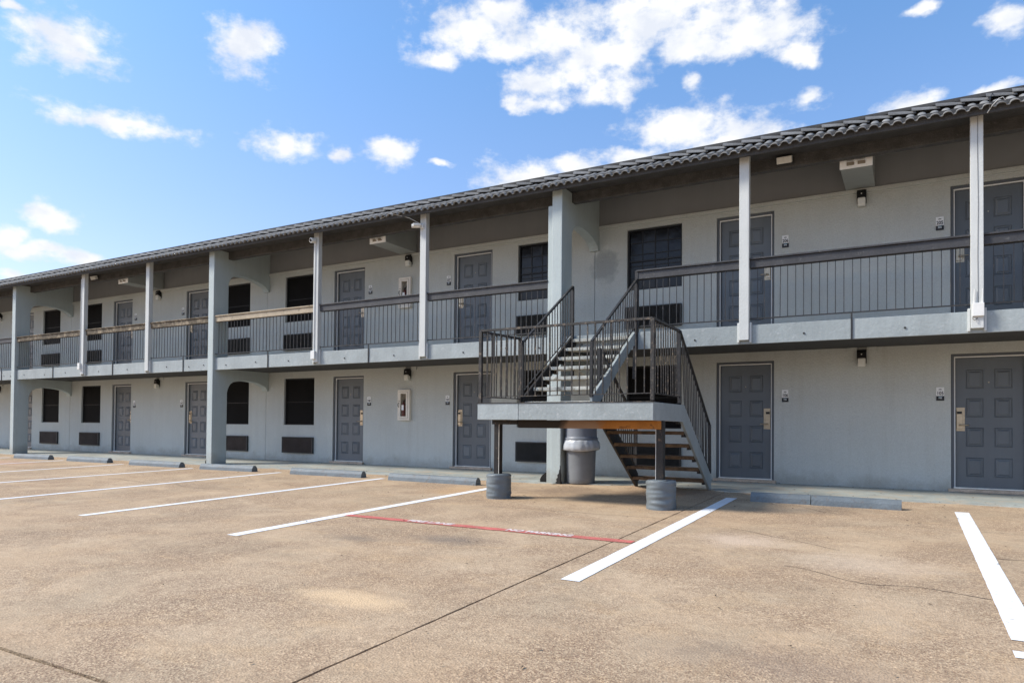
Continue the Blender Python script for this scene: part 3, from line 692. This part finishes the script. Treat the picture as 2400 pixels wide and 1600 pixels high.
# ------------------------------------------------------------------ windows
WW = WX[1] - WX[0]
def win(Lx, fl, side, grid):
    z0, z1 = (GW, UW)[fl]; H = z1 - z0; x = Lx + WX[0] if side == 0 else Lx + P - WX[1]; key = (fl, grid)
    def fr():
        b = MB(); t = .035
        b.box(0, t, -.03, .02, 0, H); b.box(WW - t, WW, -.03, .02, 0, H); b.box(t, WW - t, -.03, .02, 0, t); b.box(t, WW - t, -.03, .02, H - t, H)
        if grid: b.box(t, WW - t, -.022, .02, H * .47, H * .47 + .03)
        return b.mesh('window', 'window_frame_dark', bevel=.003, seg=1)
    w_ = link('window', cached(('wf',) + key, fr), motel, (x, YW + .075, z0))
    if not grid:
        def scn():
            b = MB(); b.box(.035, WW - .035, -.012, -.006, .035, H - .035); return b.mesh('window_screen', 'screen_black')
        link('window_screen', cached(('sc',) + key, scn), w_)
        def bars():
            b = MB()
            b.box(.035, WW - .035, -.014, -.012, H * .49, H * .49 + .010); return b.mesh('screen_bar', 'window_frame_dark')
        link('screen_bar', cached(('sb',) + key, bars), w_)
    else:
        nc, nr = 4, 5; cw = (WW - .07) / nc; ch = (H - .07) / nr
        pm_ = cached(('pane',) + key, lambda: MB().box(0, cw - .020, .0, .006, 0, ch - .020).mesh('pane', 'dark_glass'))
        for c in range(nc):
            for r in range(nr):
                o = link('pane', pm_, w_, (.045 + c * cw, .004 + rn.uniform(-.001, .001), .045 + r * ch)); o.rotation_euler = (rn.uniform(-.012, .012), 0, rn.uniform(-.012, .012))
        def mun():
            b = MB()
            for c in range(1, nc): b.box(.035 + c * cw - .010, .035 + c * cw + .010, -.006, .012, .035, H - .035)
            for r in range(1, nr): b.box(.035, WW - .035, -.0055, .0125, .035 + r * ch - .009, .035 + r * ch + .009)
            return b.mesh('muntin', 'window_frame_dark')
        link('muntin', cached(('mun',) + key, mun), w_)
    build_sill = cached(('sill', fl), lambda: MB().box(.004, WW - .004, -.07, -.031, .001, .012).mesh('window_sill', 'stucco_paint'))
    link('window_sill', build_sill, w_)
    return w_

# ------------------------------------------------------------------ air conditioner grilles
def ac(xc, z0, fl, mkey, label):
    W, H = 1.09, .41; t = thing('air_conditioner', label, 'air conditioner', (xc - W / 2, YW, z0), 'air conditioner grilles in the wall')
    m = 'vent_brown' if mkey else 'vent_black'
    def case():
        b = MB(); d = -.055
        b.box(0, .03, d, 0, 0, H); b.box(W - .03, W, d, 0, 0, H); b.box(.03, W - .03, d, 0, 0, .025); b.box(.03, W - .03, d, 0, H - .025, H)
        return b.mesh('case', 'vent_black', bevel=.004, seg=1)
    link('case', cached(('acc',), case), t)
    link('backing', cached(('acb', m), lambda: MB().box(.03, W - .03, -.02, -.002, .025, H - .025).mesh('backing', 'vent_black')), t)
    def slats():
        b = MB(); n = 17
        for k in range(n):
            z = .032 + (H - .064) * (k + .5) / n; b.bar((.03, -.040, z), (W - .03, -.040, z), .026, .008, up=(0, -.55, 1))
        return b.mesh('louvre', m)
    o = link('louvre', cached(('acl', m), slats), t); o['kind'] = 'stuff'

# ------------------------------------------------------------------ signs
def sign(x, z, txt, label):
    W, H = .106, .21; s = thing('room_sign', label, 'room sign', (x, YW, z), 'room number signs beside the doors')
    link('sign_plate', cached('sp', lambda: MB().box(0, W, -.012, 0, .072, H).mesh('sign_plate', 'sign_white', bevel=.002, seg=1)), s)
    link('sign_lower_plate', cached('sl', lambda: MB().box(0, W, -.013, 0, 0, .073).mesh('sign_lower_plate', 'sign_black', bevel=.002, seg=1)), s)
    def logo():
        b = MB(); n = 8; pts = [(.053 + .024 * math.cos(math.pi * k / n), .168 + .013 * math.sin(math.pi * k / n)) for k in range(n + 1)]
        b.prism([(x_, z_) for x_, z_ in pts], 'y', -.0135, -.012); return b.mesh('emblem', 'sign_black')
    link('emblem', cached('lg', logo), s)
    o = link('number', cached(('nm', txt), lambda: text_mesh(txt, .078, 'sign_black', .0008, .0016, .80)), s, (W / 2, -.0145, .074)); o.rotation_euler = (R_(90), 0, 0)
    link('blue_line', cached('bl', lambda: MB().box(.028, .080, -.0145, -.013, .058, .064).mesh('blue_line', 'sign_blue')), s)
    o = link('small_number', cached(('sn', txt), lambda: text_mesh(txt, .034, 'sign_white', .0006, .0006)), s, (W / 2, -.0142, .024)); o.rotation_euler = (R_(90), 0, 0)

# ------------------------------------------------------------------ wall lamps
def lamp(x, z, label, box=False):
    t = thing('wall_lamp', label, 'wall lamp', (x, YW, z), 'wall lamps between the doors')
    def hood():
        b = MB(); b.prism([(0, .135), (0, .275), (-.07, .275), (-.105, .25), (-.115, .135), (-.02, .09), (0, .05)], 'x', -.070, .070); return b.mesh('lamp_hood', 'lamp_black', bevel=.008)
    link('lamp_hood', cached('hood', hood), t)
    def gl():
        b = MB(); b.prism([(-.015, .005), (-.105, .0), (-.122, .03), (-.122, .12), (-.100, .155), (-.015, .11)], 'x', -.058, .058); return b.mesh('lamp_glass', 'lamp_glass', bevel=.02, seg=3)
    link('lamp_glass', cached('gl', gl), t)
    link('photo_sensor', cached('ps', lambda: MB().tube([(0, -.114, .20), (0, -.121, .20)], .010, 8).mesh('photo_sensor', 'white_plastic')), t)
    if box:
        def bk():
            b = MB(); b.box(-.225, -.065, -.03, 0, .245, .375); b.box(.07, .225, -.03, 0, .245, .375); b.box(-.05, -.03, -.02, 0, .27, .40); b.box(.03, .05, -.02, 0, .27, .40); return b.mesh('junction_box', 'stucco_paint', bevel=.004, seg=1)
        link('junction_box', cached('bk', bk), t)

# ------------------------------------------------------------------ fire extinguisher cabinet
def cabinet(x, z, label):
    t = thing('fire_extinguisher_cabinet', label, 'fire cabinet', (x, YW, z), 'fire extinguisher cabinets'); W, H = .345, .70
    def fr():
        b = MB(); d = -.075
        b.box(0, W, -.004, 0, 0, H); b.box(0, .085, d, -.004, 0, H); b.box(W - .105, W, d, -.004, 0, H); b.box(.085, W - .105, d, -.004, 0, .09); b.box(.085, W - .105, d, -.004, H - .09, H)
        return b.mesh('cabinet_body', 'cream_frame', bevel=.004, seg=1)
    link('cabinet_body', cached('cbf', fr), t)
    link('cabinet_lining', cached('cbi', lambda: MB().box(.086, W - .106, -.012, -.005, .091, H - .091).mesh('cabinet_lining', 'cabinet_inside')), t)
    def trim():
        b = MB(); b.box(W - .052, W - .046, -.078, -.0751, .045, H - .045); b.box(.04, W - .046, -.078, -.0751, .045, .05); b.box(.04, W - .046, -.078, -.0751, H - .05, H - .045); return b.mesh('door_gap', 'cabinet_inside')
    link('door_gap', cached('cbt', trim), t)
    def ext():
        b = lathe([(0.001, 0), (.042, 0), (.046, .02), (.046, .25), (.03, .30), (.014, .32), (.014, .345)], 14); return b.mesh('extinguisher', 'extinguisher_red', smooth=True)
    link('extinguisher', cached('ext', ext), t, (.165, -.05 + .0, .10))
    link('extinguisher_label', cached('exl', lambda: MB().box(-.030, .030, -.046, -.040, .13, .25).mesh('extinguisher_label', 'sign_white')), t, (.165, -.052, .10))
    link('extinguisher_valve', cached('exv', lambda: MB().box(-.02, .03, -.012, .012, .335, .36).tube([(.03, 0, .35), (.045, 0, .40)], .008, 6).mesh('extinguisher_valve', 'lamp_black')), t, (.165, -.05, .10))
    link('glass_pane', cached('cbg', lambda: MB().box(.086, W - .106, -.072, -.070, .091, H - .091).mesh('glass_pane', 'cab_glass')), t)
    def hd():
        b = MB(); b.tube([(.045, -.075, .30), (.035, -.10, .32), (.033, -.10, .38), (.045, -.075, .40)], .007, 6); b.tube([(.047, -.073, .44), (.047, -.082, .44)], .011, 8); return b.mesh('latch', 'lamp_black')
    link('latch', cached('cbh', hd), t)

# ------------------------------------------------------------------ duct boxes under the balcony roof
def duct(xc, label):
    t = thing('exhaust_duct', label, 'vent duct', (xc, 11.63, 5.233), 'white fronted ducts under the balcony roof'); hw = .215
    link('duct_box', cached('db', lambda: MB().box(-hw, hw, .012, 1.10, 0, .52).mesh('duct_box', 'duct_grey')), t)
    link('duct_front', cached('df', lambda: MB().box(-hw - .008, hw + .008, -.004, .012, -.008, .52).mesh('duct_front', 'vent_white', bevel=.003, seg=1)), t)
    def hood():
        b = MB()
        b.v = [(-.065, -.005, .135), (.065, -.005, .135), (.045, -.055, .075), (-.045, -.055, .075), (-.065, -.005, .03), (.065, -.005, .03), (.04, -.05, .085), (-.04, -.05, .085)]
        b.f = [(0, 1, 2, 3), (0, 3, 4), (1, 5, 2)]
        return b.mesh('louvre_hood', 'vent_white')
    def dk(): return MB().box(-.052, .052, -.010, -.0045, .035, .085).mesh('louvre_opening', 'cabinet_inside')
    for sx in (-.075, .075):
        link('louvre_hood', cached('lh', hood), t, (sx, 0, .005)); link('louvre_opening', cached('lo', dk), t, (sx, 0, .0))

# ------------------------------------------------------------------ fill the bays
num = {(3, 0): None}
rooms = {(2, 1): ('107', '207'), (2, 0): ('108', '208'), (1, 1): ('109', '209'), (1, 0): ('110', '210'), (3, 0): ('106', '206'), (3, 1): ('105', '205'), (0, 1): ('111', '211')}
where = {'105': 'beside the ground floor door at the right edge', '106': 'right of the ground floor door by the foot of the stairs', '107': 'left of the ground floor door half hidden by the stair landing',
         '108': 'right of the ground floor door near the lower fire cabinet', '109': 'left of the ground floor door by the second pillar', '110': 'right of the ground floor door nearest the farthest pillar',
         '205': 'beside the upstairs door at the right edge', '206': 'right of the upstairs door near the stair head', '207': 'upstairs left of the door next to the pillar behind the stairs', '208': 'upstairs between a door and the upper fire cabinet',
         '209': 'upstairs left of the door by the second pillar', '210': 'upstairs right of the door nearest the farthest pillar', '111': 'on the ground floor beyond the farthest pillar', '211': 'upstairs beyond the farthest pillar'}
# LB index: bay 0 = beyond farthest pillar, 1, 2, 3 = nearest
bayname = {0: 'beyond the farthest pillar', 1: 'in the far bay', 2: 'in the middle bay', 3: 'in the nearest bay'}
acside = {(0, 1): 'just left of the farthest pillar', (1, 0): 'just right of the farthest pillar', (1, 1): 'seen through the arch of the second pillar', (2, 0): 'just right of the second pillar', (2, 1): 'left of the pillar behind the stairs', (3, 0): 'behind the staircase'}
for Lx, i in bays:
    for fl in (0, 1):
        for k in (0, 1):
            if i == 0 and k == 0: continue
            door(Lx, fl, k)
            if not (i == 3 and k == 1):
                win(Lx, fl, k, fl == 1 and ((i == 3 and k == 0) or (i == 2 and k == 1)))
                xc = Lx + 1.205 if k == 0 else Lx + P - 1.205
                ac(xc, .545 if fl == 0 else 3.175, fl, (fl == 0 and i < 3 and not (i == 2 and k == 1)),
                   ('dark air conditioner grille in the ' + ('lower' if fl == 0 else 'upper') + ' wall ' + acside[(i, k)]))
            r_ = rooms.get((i, k))
            if r_:
                n_ = r_[fl]; xs_ = Lx + (3.50 if k == 0 else 5.775)
                sign(xs_, 1.738 if fl == 0 else 4.405, n_, 'room sign ' + n_ + ' ' + where[n_])
        if i == 3 and fl == 0: pass
        lamp(Lx + 4.735, 2.30 if fl == 0 else 4.925, 'black hooded wall lamp on the ' + ('lower' if fl == 0 else 'upper') + ' wall ' + bayname[i], box=(fl == 0))
    if i > 0:
        duct(Lx + 4.715, 'grey duct box with white louvred front under the balcony roof ' + bayname[i])
# window beyond the right edge so the facade goes on
win(LB[3], 0, 1, False); win(LB[3], 1, 1, False)
cabinet(LB[2] + 4.468, 1.392, 'cream fire extinguisher cabinet with glass door on the ground floor wall')
cabinet(LB[2] + 4.46, 3.985, 'cream fire extinguisher cabinet upstairs behind the balcony railing')

# ------------------------------------------------------------------ things fixed to posts and beam
def flood(x, z, label):
    t = thing('flood_light', label, 'flood light', (x, 11.44, z), 'flood lights on the roof beam')
    link('mounting_plate', cached('fp', lambda: MB().box(-.11, .13, -.02, 0, -.075, .02).mesh('mounting_plate', 'vent_black', bevel=.004, seg=1)), t)
    def hd():
        b = MB(); b.prism([(-.02, -.03), (-.10, -.065), (-.135, .03), (-.05, .065)], 'x', -.11, .11); return b.mesh('lamp_head', 'lamp_glass', bevel=.006, seg=1)
    link('lamp_head', cached('fh', hd), t)
flood(-1.675, 5.43, 'small cream flood light on the dark beam right of the stair head post')
flood(-20.35, 5.43, 'small white flood light under the eave in the far bay')
def cctv(x, z, label, bullet):
    t = thing('security_camera', label, 'security camera', (x, 11.03, z), 'security cameras on the posts')
    build('camera_mount', MB().box(-.04, .04, -.035, 0, -.04, .04), 'white_plastic', t, bevel=.008)
    if bullet:
        build('camera_body', MB().tube([(-.02, -.06, 0), (-.17, -.12, .005)], .038, 12), 'white_plastic', t, smooth=False)
        build('camera_body_second', MB().tube([(.0, -.06, .02), (-.10, -.17, .01)], .03, 12), 'white_plastic', t)
    else:
        build('camera_body', MB().tube([(0, -.03, 0), (-.01, -.12, -.015)], .055, 14), 'white_plastic', t)
        build('camera_lens', MB().tube([(-.01, -.121, -.015), (-.012, -.132, -.018)], .034, 12), 'lamp_black', t)
cctv(-11.285, 5.29, 'round white security camera at the top of the post right of the second pillar', False)
cctv(-8.37, 5.21, 'twin white bullet security camera on the post above the upper fire cabinet', True)
t = thing('wifi_router', 'white box with two upright antennas low on the rightmost post', 'router', (.79, 11.03, 2.79))
build('router_body', MB().box(-.065, .065, -.035, 0, 0, .175), 'white_plastic', t, bevel=.006)
for sx in (-.045, .045): build('antenna', MB().tube([(sx, -.02, .17), (sx + .002, -.02, .36)], [.009, .005], 8), 'white_plastic', t)
build('cable', MB().tube([(.0, -.004, .18), (-.004, -.004, .8), (.003, -.004, 1.5), (-.003, -.004, 2.2), (0, -.004, 2.66)], .0022, 5), 'column_steel', t)
build('cable_loop', MB().tube([(-.05, -.02, 0), (-.065, -.03, -.03), (-.045, -.03, -.055), (-.02, -.02, -.04), (-.01, -.01, -.02)], .004, 5), 'column_steel', t)
for xp, zz, lb in ((-11.275, 2.70, 'small white utility box low on the post right of the second pillar'), (-20.36, 2.77, 'small white utility box low on the post right of the farthest pillar')):
    t = thing('utility_box', lb, 'utility box', (xp, 11.03, zz), 'white boxes with conduit on the posts')
    build('box_body', MB().box(-.06, .05, -.05, 0, 0, .18), 'white_plastic', t, bevel=.006)
    build('conduit', MB().tube([(.0, -.012, .18), (.0, -.012, 1.4), (.01, -.012, 2.55)], .009, 6), 'white_plastic', t)
# loose wires at the eave
o = build('loose_wire', MB().tube([(.88, 10.84, 5.40), (.93, 10.80, 5.47), (1.0, 10.76, 5.53), (1.04, 10.76, 5.54), (1.07, 10.78, 5.50)], .005, 6), 'cable'); tag(o, 'short bent white wire end sticking out below the tiles above the rightmost post', 'wire')
o = build('black_wire', MB().tube([(.90, 10.80, 5.44), (.905, 10.79, 5.56), (.92, 10.95, 5.64), (.98, 11.3, 5.83)], .005, 6), 'column_steel'); tag(o, 'thin dark wire looped over the roof tiles above the rightmost post', 'wire')
o = build('loose_wire', MB().tube([(-9.3, 10.85, 5.44), (-9.0, 10.80, 5.50), (-8.6, 10.9, 5.38), (-8.40, 10.98, 5.26)], .005, 6), 'cable'); tag(o, 'thin white wire sagging from the eave to the twin security camera', 'wire')

# drain spouts at the pillar feet
for i in (1, 2, 3):
    o = build('drain_spout', MB().prism([(-.14, 0), (0, 0), (0, .17), (-.03, .19), (-.10, .13), (-.14, .07)], 'y', 0, .11), 'lamp_black', None, (LB[i] - (.205 if i == 3 else .10), 11.12, gz(11.15)), bevel=.006)
    tag(o, 'black drain spout at the foot of the ' + {1: 'farthest pillar', 2: 'second pillar', 3: 'pillar behind the staircase'}[i], 'drain spout', 'drain spouts at the pillars')

# ------------------------------------------------------------------ wheel stops
def wheel_stop(x0, x1, y, label, split=None, rz=0):
    def seg(a, c):
        b = MB(); n = max(2, int((c - a) / .10)); prof = [(0, -.004), (.006, .03), (.014, .068), (.045, .118), (.062, .128), (.108, .128), (.125, .118), (.158, .068), (.170, -.004)]
        for k in range(n + 1):
            x_ = a + (c - a) * k / n
            for (yy, z) in prof: b.v.append((x_, yy + .003 * mnoise.noise(Vector((x_ * 5, yy * 9, y))), z + .005 * mnoise.noise(Vector((x_ * 4, yy * 14, 7 + y)))))
        m = len(prof)
        for k in range(n):
            for q in range(m - 1): i = k * m + q; b.f.append((i, i + m, i + m + 1, i + 1))
        b.f.append(tuple(range(m))); b.f.append(tuple(n * m + q for q in reversed(range(m))))
        return b
    L_ = x1 - x0
    if split:
        t = thing('wheel_stop', label, 'wheel stop', (x0, y, gz(y)), 'concrete wheel stops', rz)
        build('stop_half', seg(0, split), 'wheel_stop_paint', t); o = build('stop_half', seg(split + .012, L_), 'wheel_stop_paint', t, (0, -.012, 0)); o.rotation_euler = (0, 0, -.014)
    else:
        t = build('wheel_stop', seg(0, L_), 'wheel_stop_paint', None, (x0, y, gz(y)), rz=rz); tag(t, label, 'wheel stop', 'concrete wheel stops')
wheel_stop(-1.95, -.09, 10.20, 'cracked blue grey wheel stop right of the staircase', split=.78, rz=.012)
wheel_stop(-8.47, -6.50, 10.18, 'chipped blue grey wheel stop just left of the staircase footing', rz=-.02)
wheel_stop(-11.07, -9.20, 10.20, 'blue grey wheel stop second to the left from the staircase', rz=.03)
wheel_stop(-13.84, -12.20, 10.12, 'blue grey wheel stop overlapping the foot of the second pillar', rz=.04)
wheel_stop(-16.50, -14.62, 10.12, 'pale wheel stop in front of the door left of the second pillar', rz=.02)
wheel_stop(-19.36, -17.58, 10.18, 'pale wheel stop between the farthest and second pillars', rz=.02)
wheel_stop(-21.95, -20.28, 10.12, 'blue grey wheel stop nearest the foot of the farthest pillar', rz=.04)

# ------------------------------------------------------------------ staircase
st = thing('staircase', 'black and grey steel staircase with a raised landing and open treads up to the balcony', 'staircase', (0, 0, 0))
ZL = 1.607; XL, XR = -5.40, -2.79; YA = 8.46; YB = 9.34; YC = 9.80
XM0, XM1 = -5.14, -3.97            # upper flight; lower flight runs -4.02 .. -2.79
# landing fascia beams
build('landing_beam', MB().box(XL, -4.73, YA, YA + .04, 1.375, ZL), 'blue_grey_paint', st, bevel=.004, seg=1)
build('landing_beam', MB().box(-4.725, XR - .001, YA, YA + .04, 1.375, ZL), 'blue_grey_paint', st, bevel=.004, seg=1)
build('landing_beam', MB().box(XL, XL + .04, YA + .041, YB, 1.375, ZL), 'blue_grey_paint', st, bevel=.004, seg=1)
build('landing_deck', MB().box(XL + .041, XR - .045, YA + .041, YB, ZL - .05, ZL - .004).box(-4.02, XR - .045, YB, YC - .02, ZL - .05, ZL - .004), 'stair_tread_wood', st)
build('deck_edge', MB().box(XL - .008, XR + .006, YA - .010, YA + .05, ZL + .001, ZL + .010), 'rusty_iron', st)
build('support_beam', MB().box(-4.92, -2.80, 8.80, 8.90, 1.262, 1.374), 'beam_paint', st, bevel=.004, seg=1)
build('joist', MB().box(-5.36, -4.93, 8.80, 8.90, 1.31, 1.374).box(-5.3, -2.85, 9.25, 9.33, 1.40, 1.55), 'column_steel', st)
slope = .668
# lower flight: stringers step down towards the building on the right
def stringer(xa, xb, pts, m): return build('stringer', MB().prism(pts, 'x', xa, xb), m, st, bevel=.003, seg=1)
yf = 11.40; zf = gz(yf) + .0
lowp = [(YA + .001, ZL), (9.845, ZL), (11.447, ZL - (11.447 - 9.845) * slope - .055), (11.447, .47), (11.365, zf), (11.33, zf), (9.755, 1.368), (YA + .001, 1.375)]
stringer(XR - .04, XR, lowp, 'blue_grey_paint')
lowp2 = [(9.60, ZL - .03), (9.845, ZL - .03), (11.40, .50), (11.40, zf), (11.33, zf), (9.755, 1.345), (9.60, 1.345)]
stringer(-4.06, -4.02, lowp2, 'column_steel')
for k in range(6):
    z = .464 + k * .1915; y = 11.135 - k * .2865
    tr = build('tread', MB().box(-4.015, XR - .045, y - .03, y + .235, z - .050, z), 'stair_tread_wood', st, bevel=.004, seg=1)
    build('bracket', MB().box(-4.018, -3.985, y, y + .20, z - .085, z - .052), 'column_steel', tr); build('bracket', MB().box(XR - .085, XR - .045, y, y + .20, z - .085, z - .052), 'column_steel', tr)
# upper flight
zb_up = ZL
def upz(y): return 1.735 + (y - 9.345) * .655
upp = [(9.29, 1.612), (9.29, upz(9.29) + .02), (11.095, upz(11.095) + .0), (11.095, 2.640), (10.98, 2.62), (9.52, 1.612)]
stringer(XM0 - .0, XM0 + .04, upp, 'column_steel')
stringer(XM1 - .04, XM1, upp, 'blue_grey_paint')
for k in range(7):
    z = 1.607 + .10 + k * .182 ; y = 9.33 + k * .281
    if k == 0: z = 1.66
    tr = build('tread', MB().box(XM0 + .045, XM1 - .045, y - .02, y + .23, z - .052, z), 'stair_tread_top', st, bevel=.005, seg=1)
    build('bracket', MB().box(XM0 + .041, XM0 + .085, y, y + .22, z - .11, z - .054), 'column_steel', tr); build('bracket', MB().box(XM1 - .085, XM1 - .041, y, y + .22, z - .11, z - .054), 'column_steel', tr)
# columns and footings
def footing(cx, cy, r, ztop, cw, seed):
    zb = gz(cy) - .02
    def jit(j, t, rr, z):
        if j == 0 or rr < .02: return rr, z
        return rr * (1 + .058 * mnoise.noise(Vector((math.cos(t) * .9 + seed, math.sin(t) * .9, z * 24 + t * .8 * 0)))), z + (.010 * mnoise.noise(Vector((math.cos(t) * 2, math.sin(t) * 2 + seed, 5))) if rr < r * .99 or z > ztop - zb - .03 else 0)
    H = ztop - zb; prof = [(r, 0)] + [(r, H * k / 26) for k in range(1, 26)] + [(r * .99, H - .008), (r * .96, H), (r * .5, H + .006), (.01, H + .008)]
    f = build('footing', lathe(prof, 40, jit), 'footing_paint', st, (cx, cy, zb), smooth=True)
    return f
footing(-5.275, 8.865, .183, .578, 0, 1); footing(-2.824, 8.895, .192, .596, 0, 5)
for cx, cy in ((-5.288, 8.865), (-2.823, 8.870)):
    h = .047
    build('column', MB().box(cx - h, cx + h, cy - h, cy + h, .56, 1.373), 'column_steel', st, bevel=.004, seg=1)
    build('pale_edge_strip', MB().box(cx - h - .006 + (.09 if cx < -4 else 0), cx - h - .001 + (.09 if cx < -4 else 0), cy - h - .004, cy - h + .003, .57, 1.35), 'sill_metal', st)  # thin pale strip along one front edge of each column
build('base_plate', MB().box(-2.93, -2.72, 8.78, 8.96, .600, .607), 'footing_paint', st)
# landing railings
HT = 2.655
def guard(pts_top, pts_bot, n, label, top=.036, post_ends=(1, 1), m='rusty_iron', bm='rusty_iron'):
    g = bpy.data.objects.new('stair_railing', None); COL.objects.link(g); g.parent = st; g['label'] = label; g.empty_display_size = .2
    a, c = Vector(pts_top[0]), Vector(pts_top[1]); p, q = Vector(pts_bot[0]), Vector(pts_bot[1])
    build('handrail', MB().bar(a, c, top, .030), m, g); build('bottom_rail', MB().bar(p, q, .018, .012), m, g)
    for k in range(1, n):
        t_ = k / n; u = a.lerp(c, t_); v = p.lerp(q, t_)
        j = rn.uniform(-.006, .006)
        build('baluster', MB().bar((v.x + j, v.y, v.z), (u.x + j * .3, u.y, u.z), .0135), bm, g)
    for e, (u, v) in zip(post_ends, ((a, p), (c, q))):
        if e: build('rail_post', MB().bar((v.x, v.y, v.z - e), (u.x, u.y, u.z), .046), m, g)
    return g
zb = 1.72
guard([(-5.375, 8.50, HT), (-2.815, 8.50, HT + .012)], [(-5.375, 8.50, zb - .02), (-2.815, 8.50, zb)], 23, 'long rusty railing along the front of the landing', post_ends=(.09, .09))
guard([(-5.372, 8.52, HT - .01), (-5.155, 9.27, HT - .04)], [(-5.372, 8.52, zb - .02), (-5.155, 9.27, zb - .02)], 8, 'short railing on the left side of the landing', post_ends=(0, .09))
guard([(-2.817, 8.52, HT + .01), (-2.817, 9.66, HT - .01)], [(-2.817, 8.52, zb), (-2.817, 9.70, zb)], 11, 'railing on the right side of the landing', post_ends=(0, .09), m='black_iron')
guard([(-2.805, 9.66, HT - .01), (-2.805, 11.335, 1.335)], [(-2.805, 9.80, ZL - .0), (-2.805, 11.36, .60)], 17, 'sloping railing on the right side of the lower flight', post_ends=(0, .05), m='black_iron', bm='black_iron')
guard([(-4.04, 9.72, 2.46), (-4.04, 11.33, 1.38)], [(-4.04, 9.72, 1.68), (-4.04, 11.33, .62)], 16, 'sloping railing on the left side of the lower flight', post_ends=(.04, .04), m='black_iron', bm='black_iron')
guard([(XM0 + .02, 9.28, 2.56), (XM0 + .015, 11.09, 3.735)], [(XM0 + .02, 9.28, 1.80), (XM0 + .02, 11.09, upz(11.09) + .06)], 18, 'sloping railing on the left side of the upper flight', post_ends=(.05, .85), m='black_iron', bm='black_iron')
guard([(XM1 - .02, 9.30, 2.52), (XM1 + .015, 11.09, 3.745)], [(XM1 - .02, 9.30, 1.80), (XM1 - .02, 11.09, upz(11.09) + .06)], 18, 'sloping railing on the right side of the upper flight', post_ends=(.08, .85), m='black_iron', bm='black_iron')
build('rail_post', MB().bar((-3.955, 11.11, 2.58), (-3.955, 11.11, 3.89), .055), 'black_iron', st)

# ------------------------------------------------------------------ trash can
tcn = thing('trash_can', 'round grey trash can with domed lid and white bag hanging out', 'trash can', (-5.055, 11.33, .285))
prof = [(.01, .0), (.235, 0), (.247, .015), (.250, .10), (.256, .30), (.262, .52), (.270, .70), (.272, .74), (.296, .745), (.300, .765), (.296, .785)]
build('can_body', lathe(prof, 36), 'can_plastic', tcn, smooth=True)
prof = [(.300, .770), (.304, .80), (.286, .81), (.282, .83), (.278, 1.02), (.270, 1.12), (.235, 1.22), (.16, 1.29), (.08, 1.32), (.005, 1.33)]
build('domed_lid', lathe(prof, 36), 'dome_plastic', tcn, smooth=True)
def bj(j, t, r, z):
    a = (j / 9)
    ff = .010 * math.sin(5 * t + 2.2 * math.sin(3 * t)) + .005 * math.sin(19 * t + 2 * math.sin(2 * t))
    sag = .05 * math.sin(t * 1.0 + 2.4) * a + .03 * math.sin(2 * t + .6) * a
    return r + ff * (a ** .7) + .012 * mnoise.noise(Vector((math.cos(t) * 5, math.sin(t) * 5, z * 14))), z + sag
prof = [(.296, .765), (.303, .758), (.313, .735), (.322, .70), (.330, .66), (.336, .62), (.332, .585), (.318, .560), (.306, .553), (.300, .570)]
build('trash_bag', lathe(prof, 96, bj), 'bag_plastic', tcn, smooth=True)
print('objects', len(bpy.data.objects))
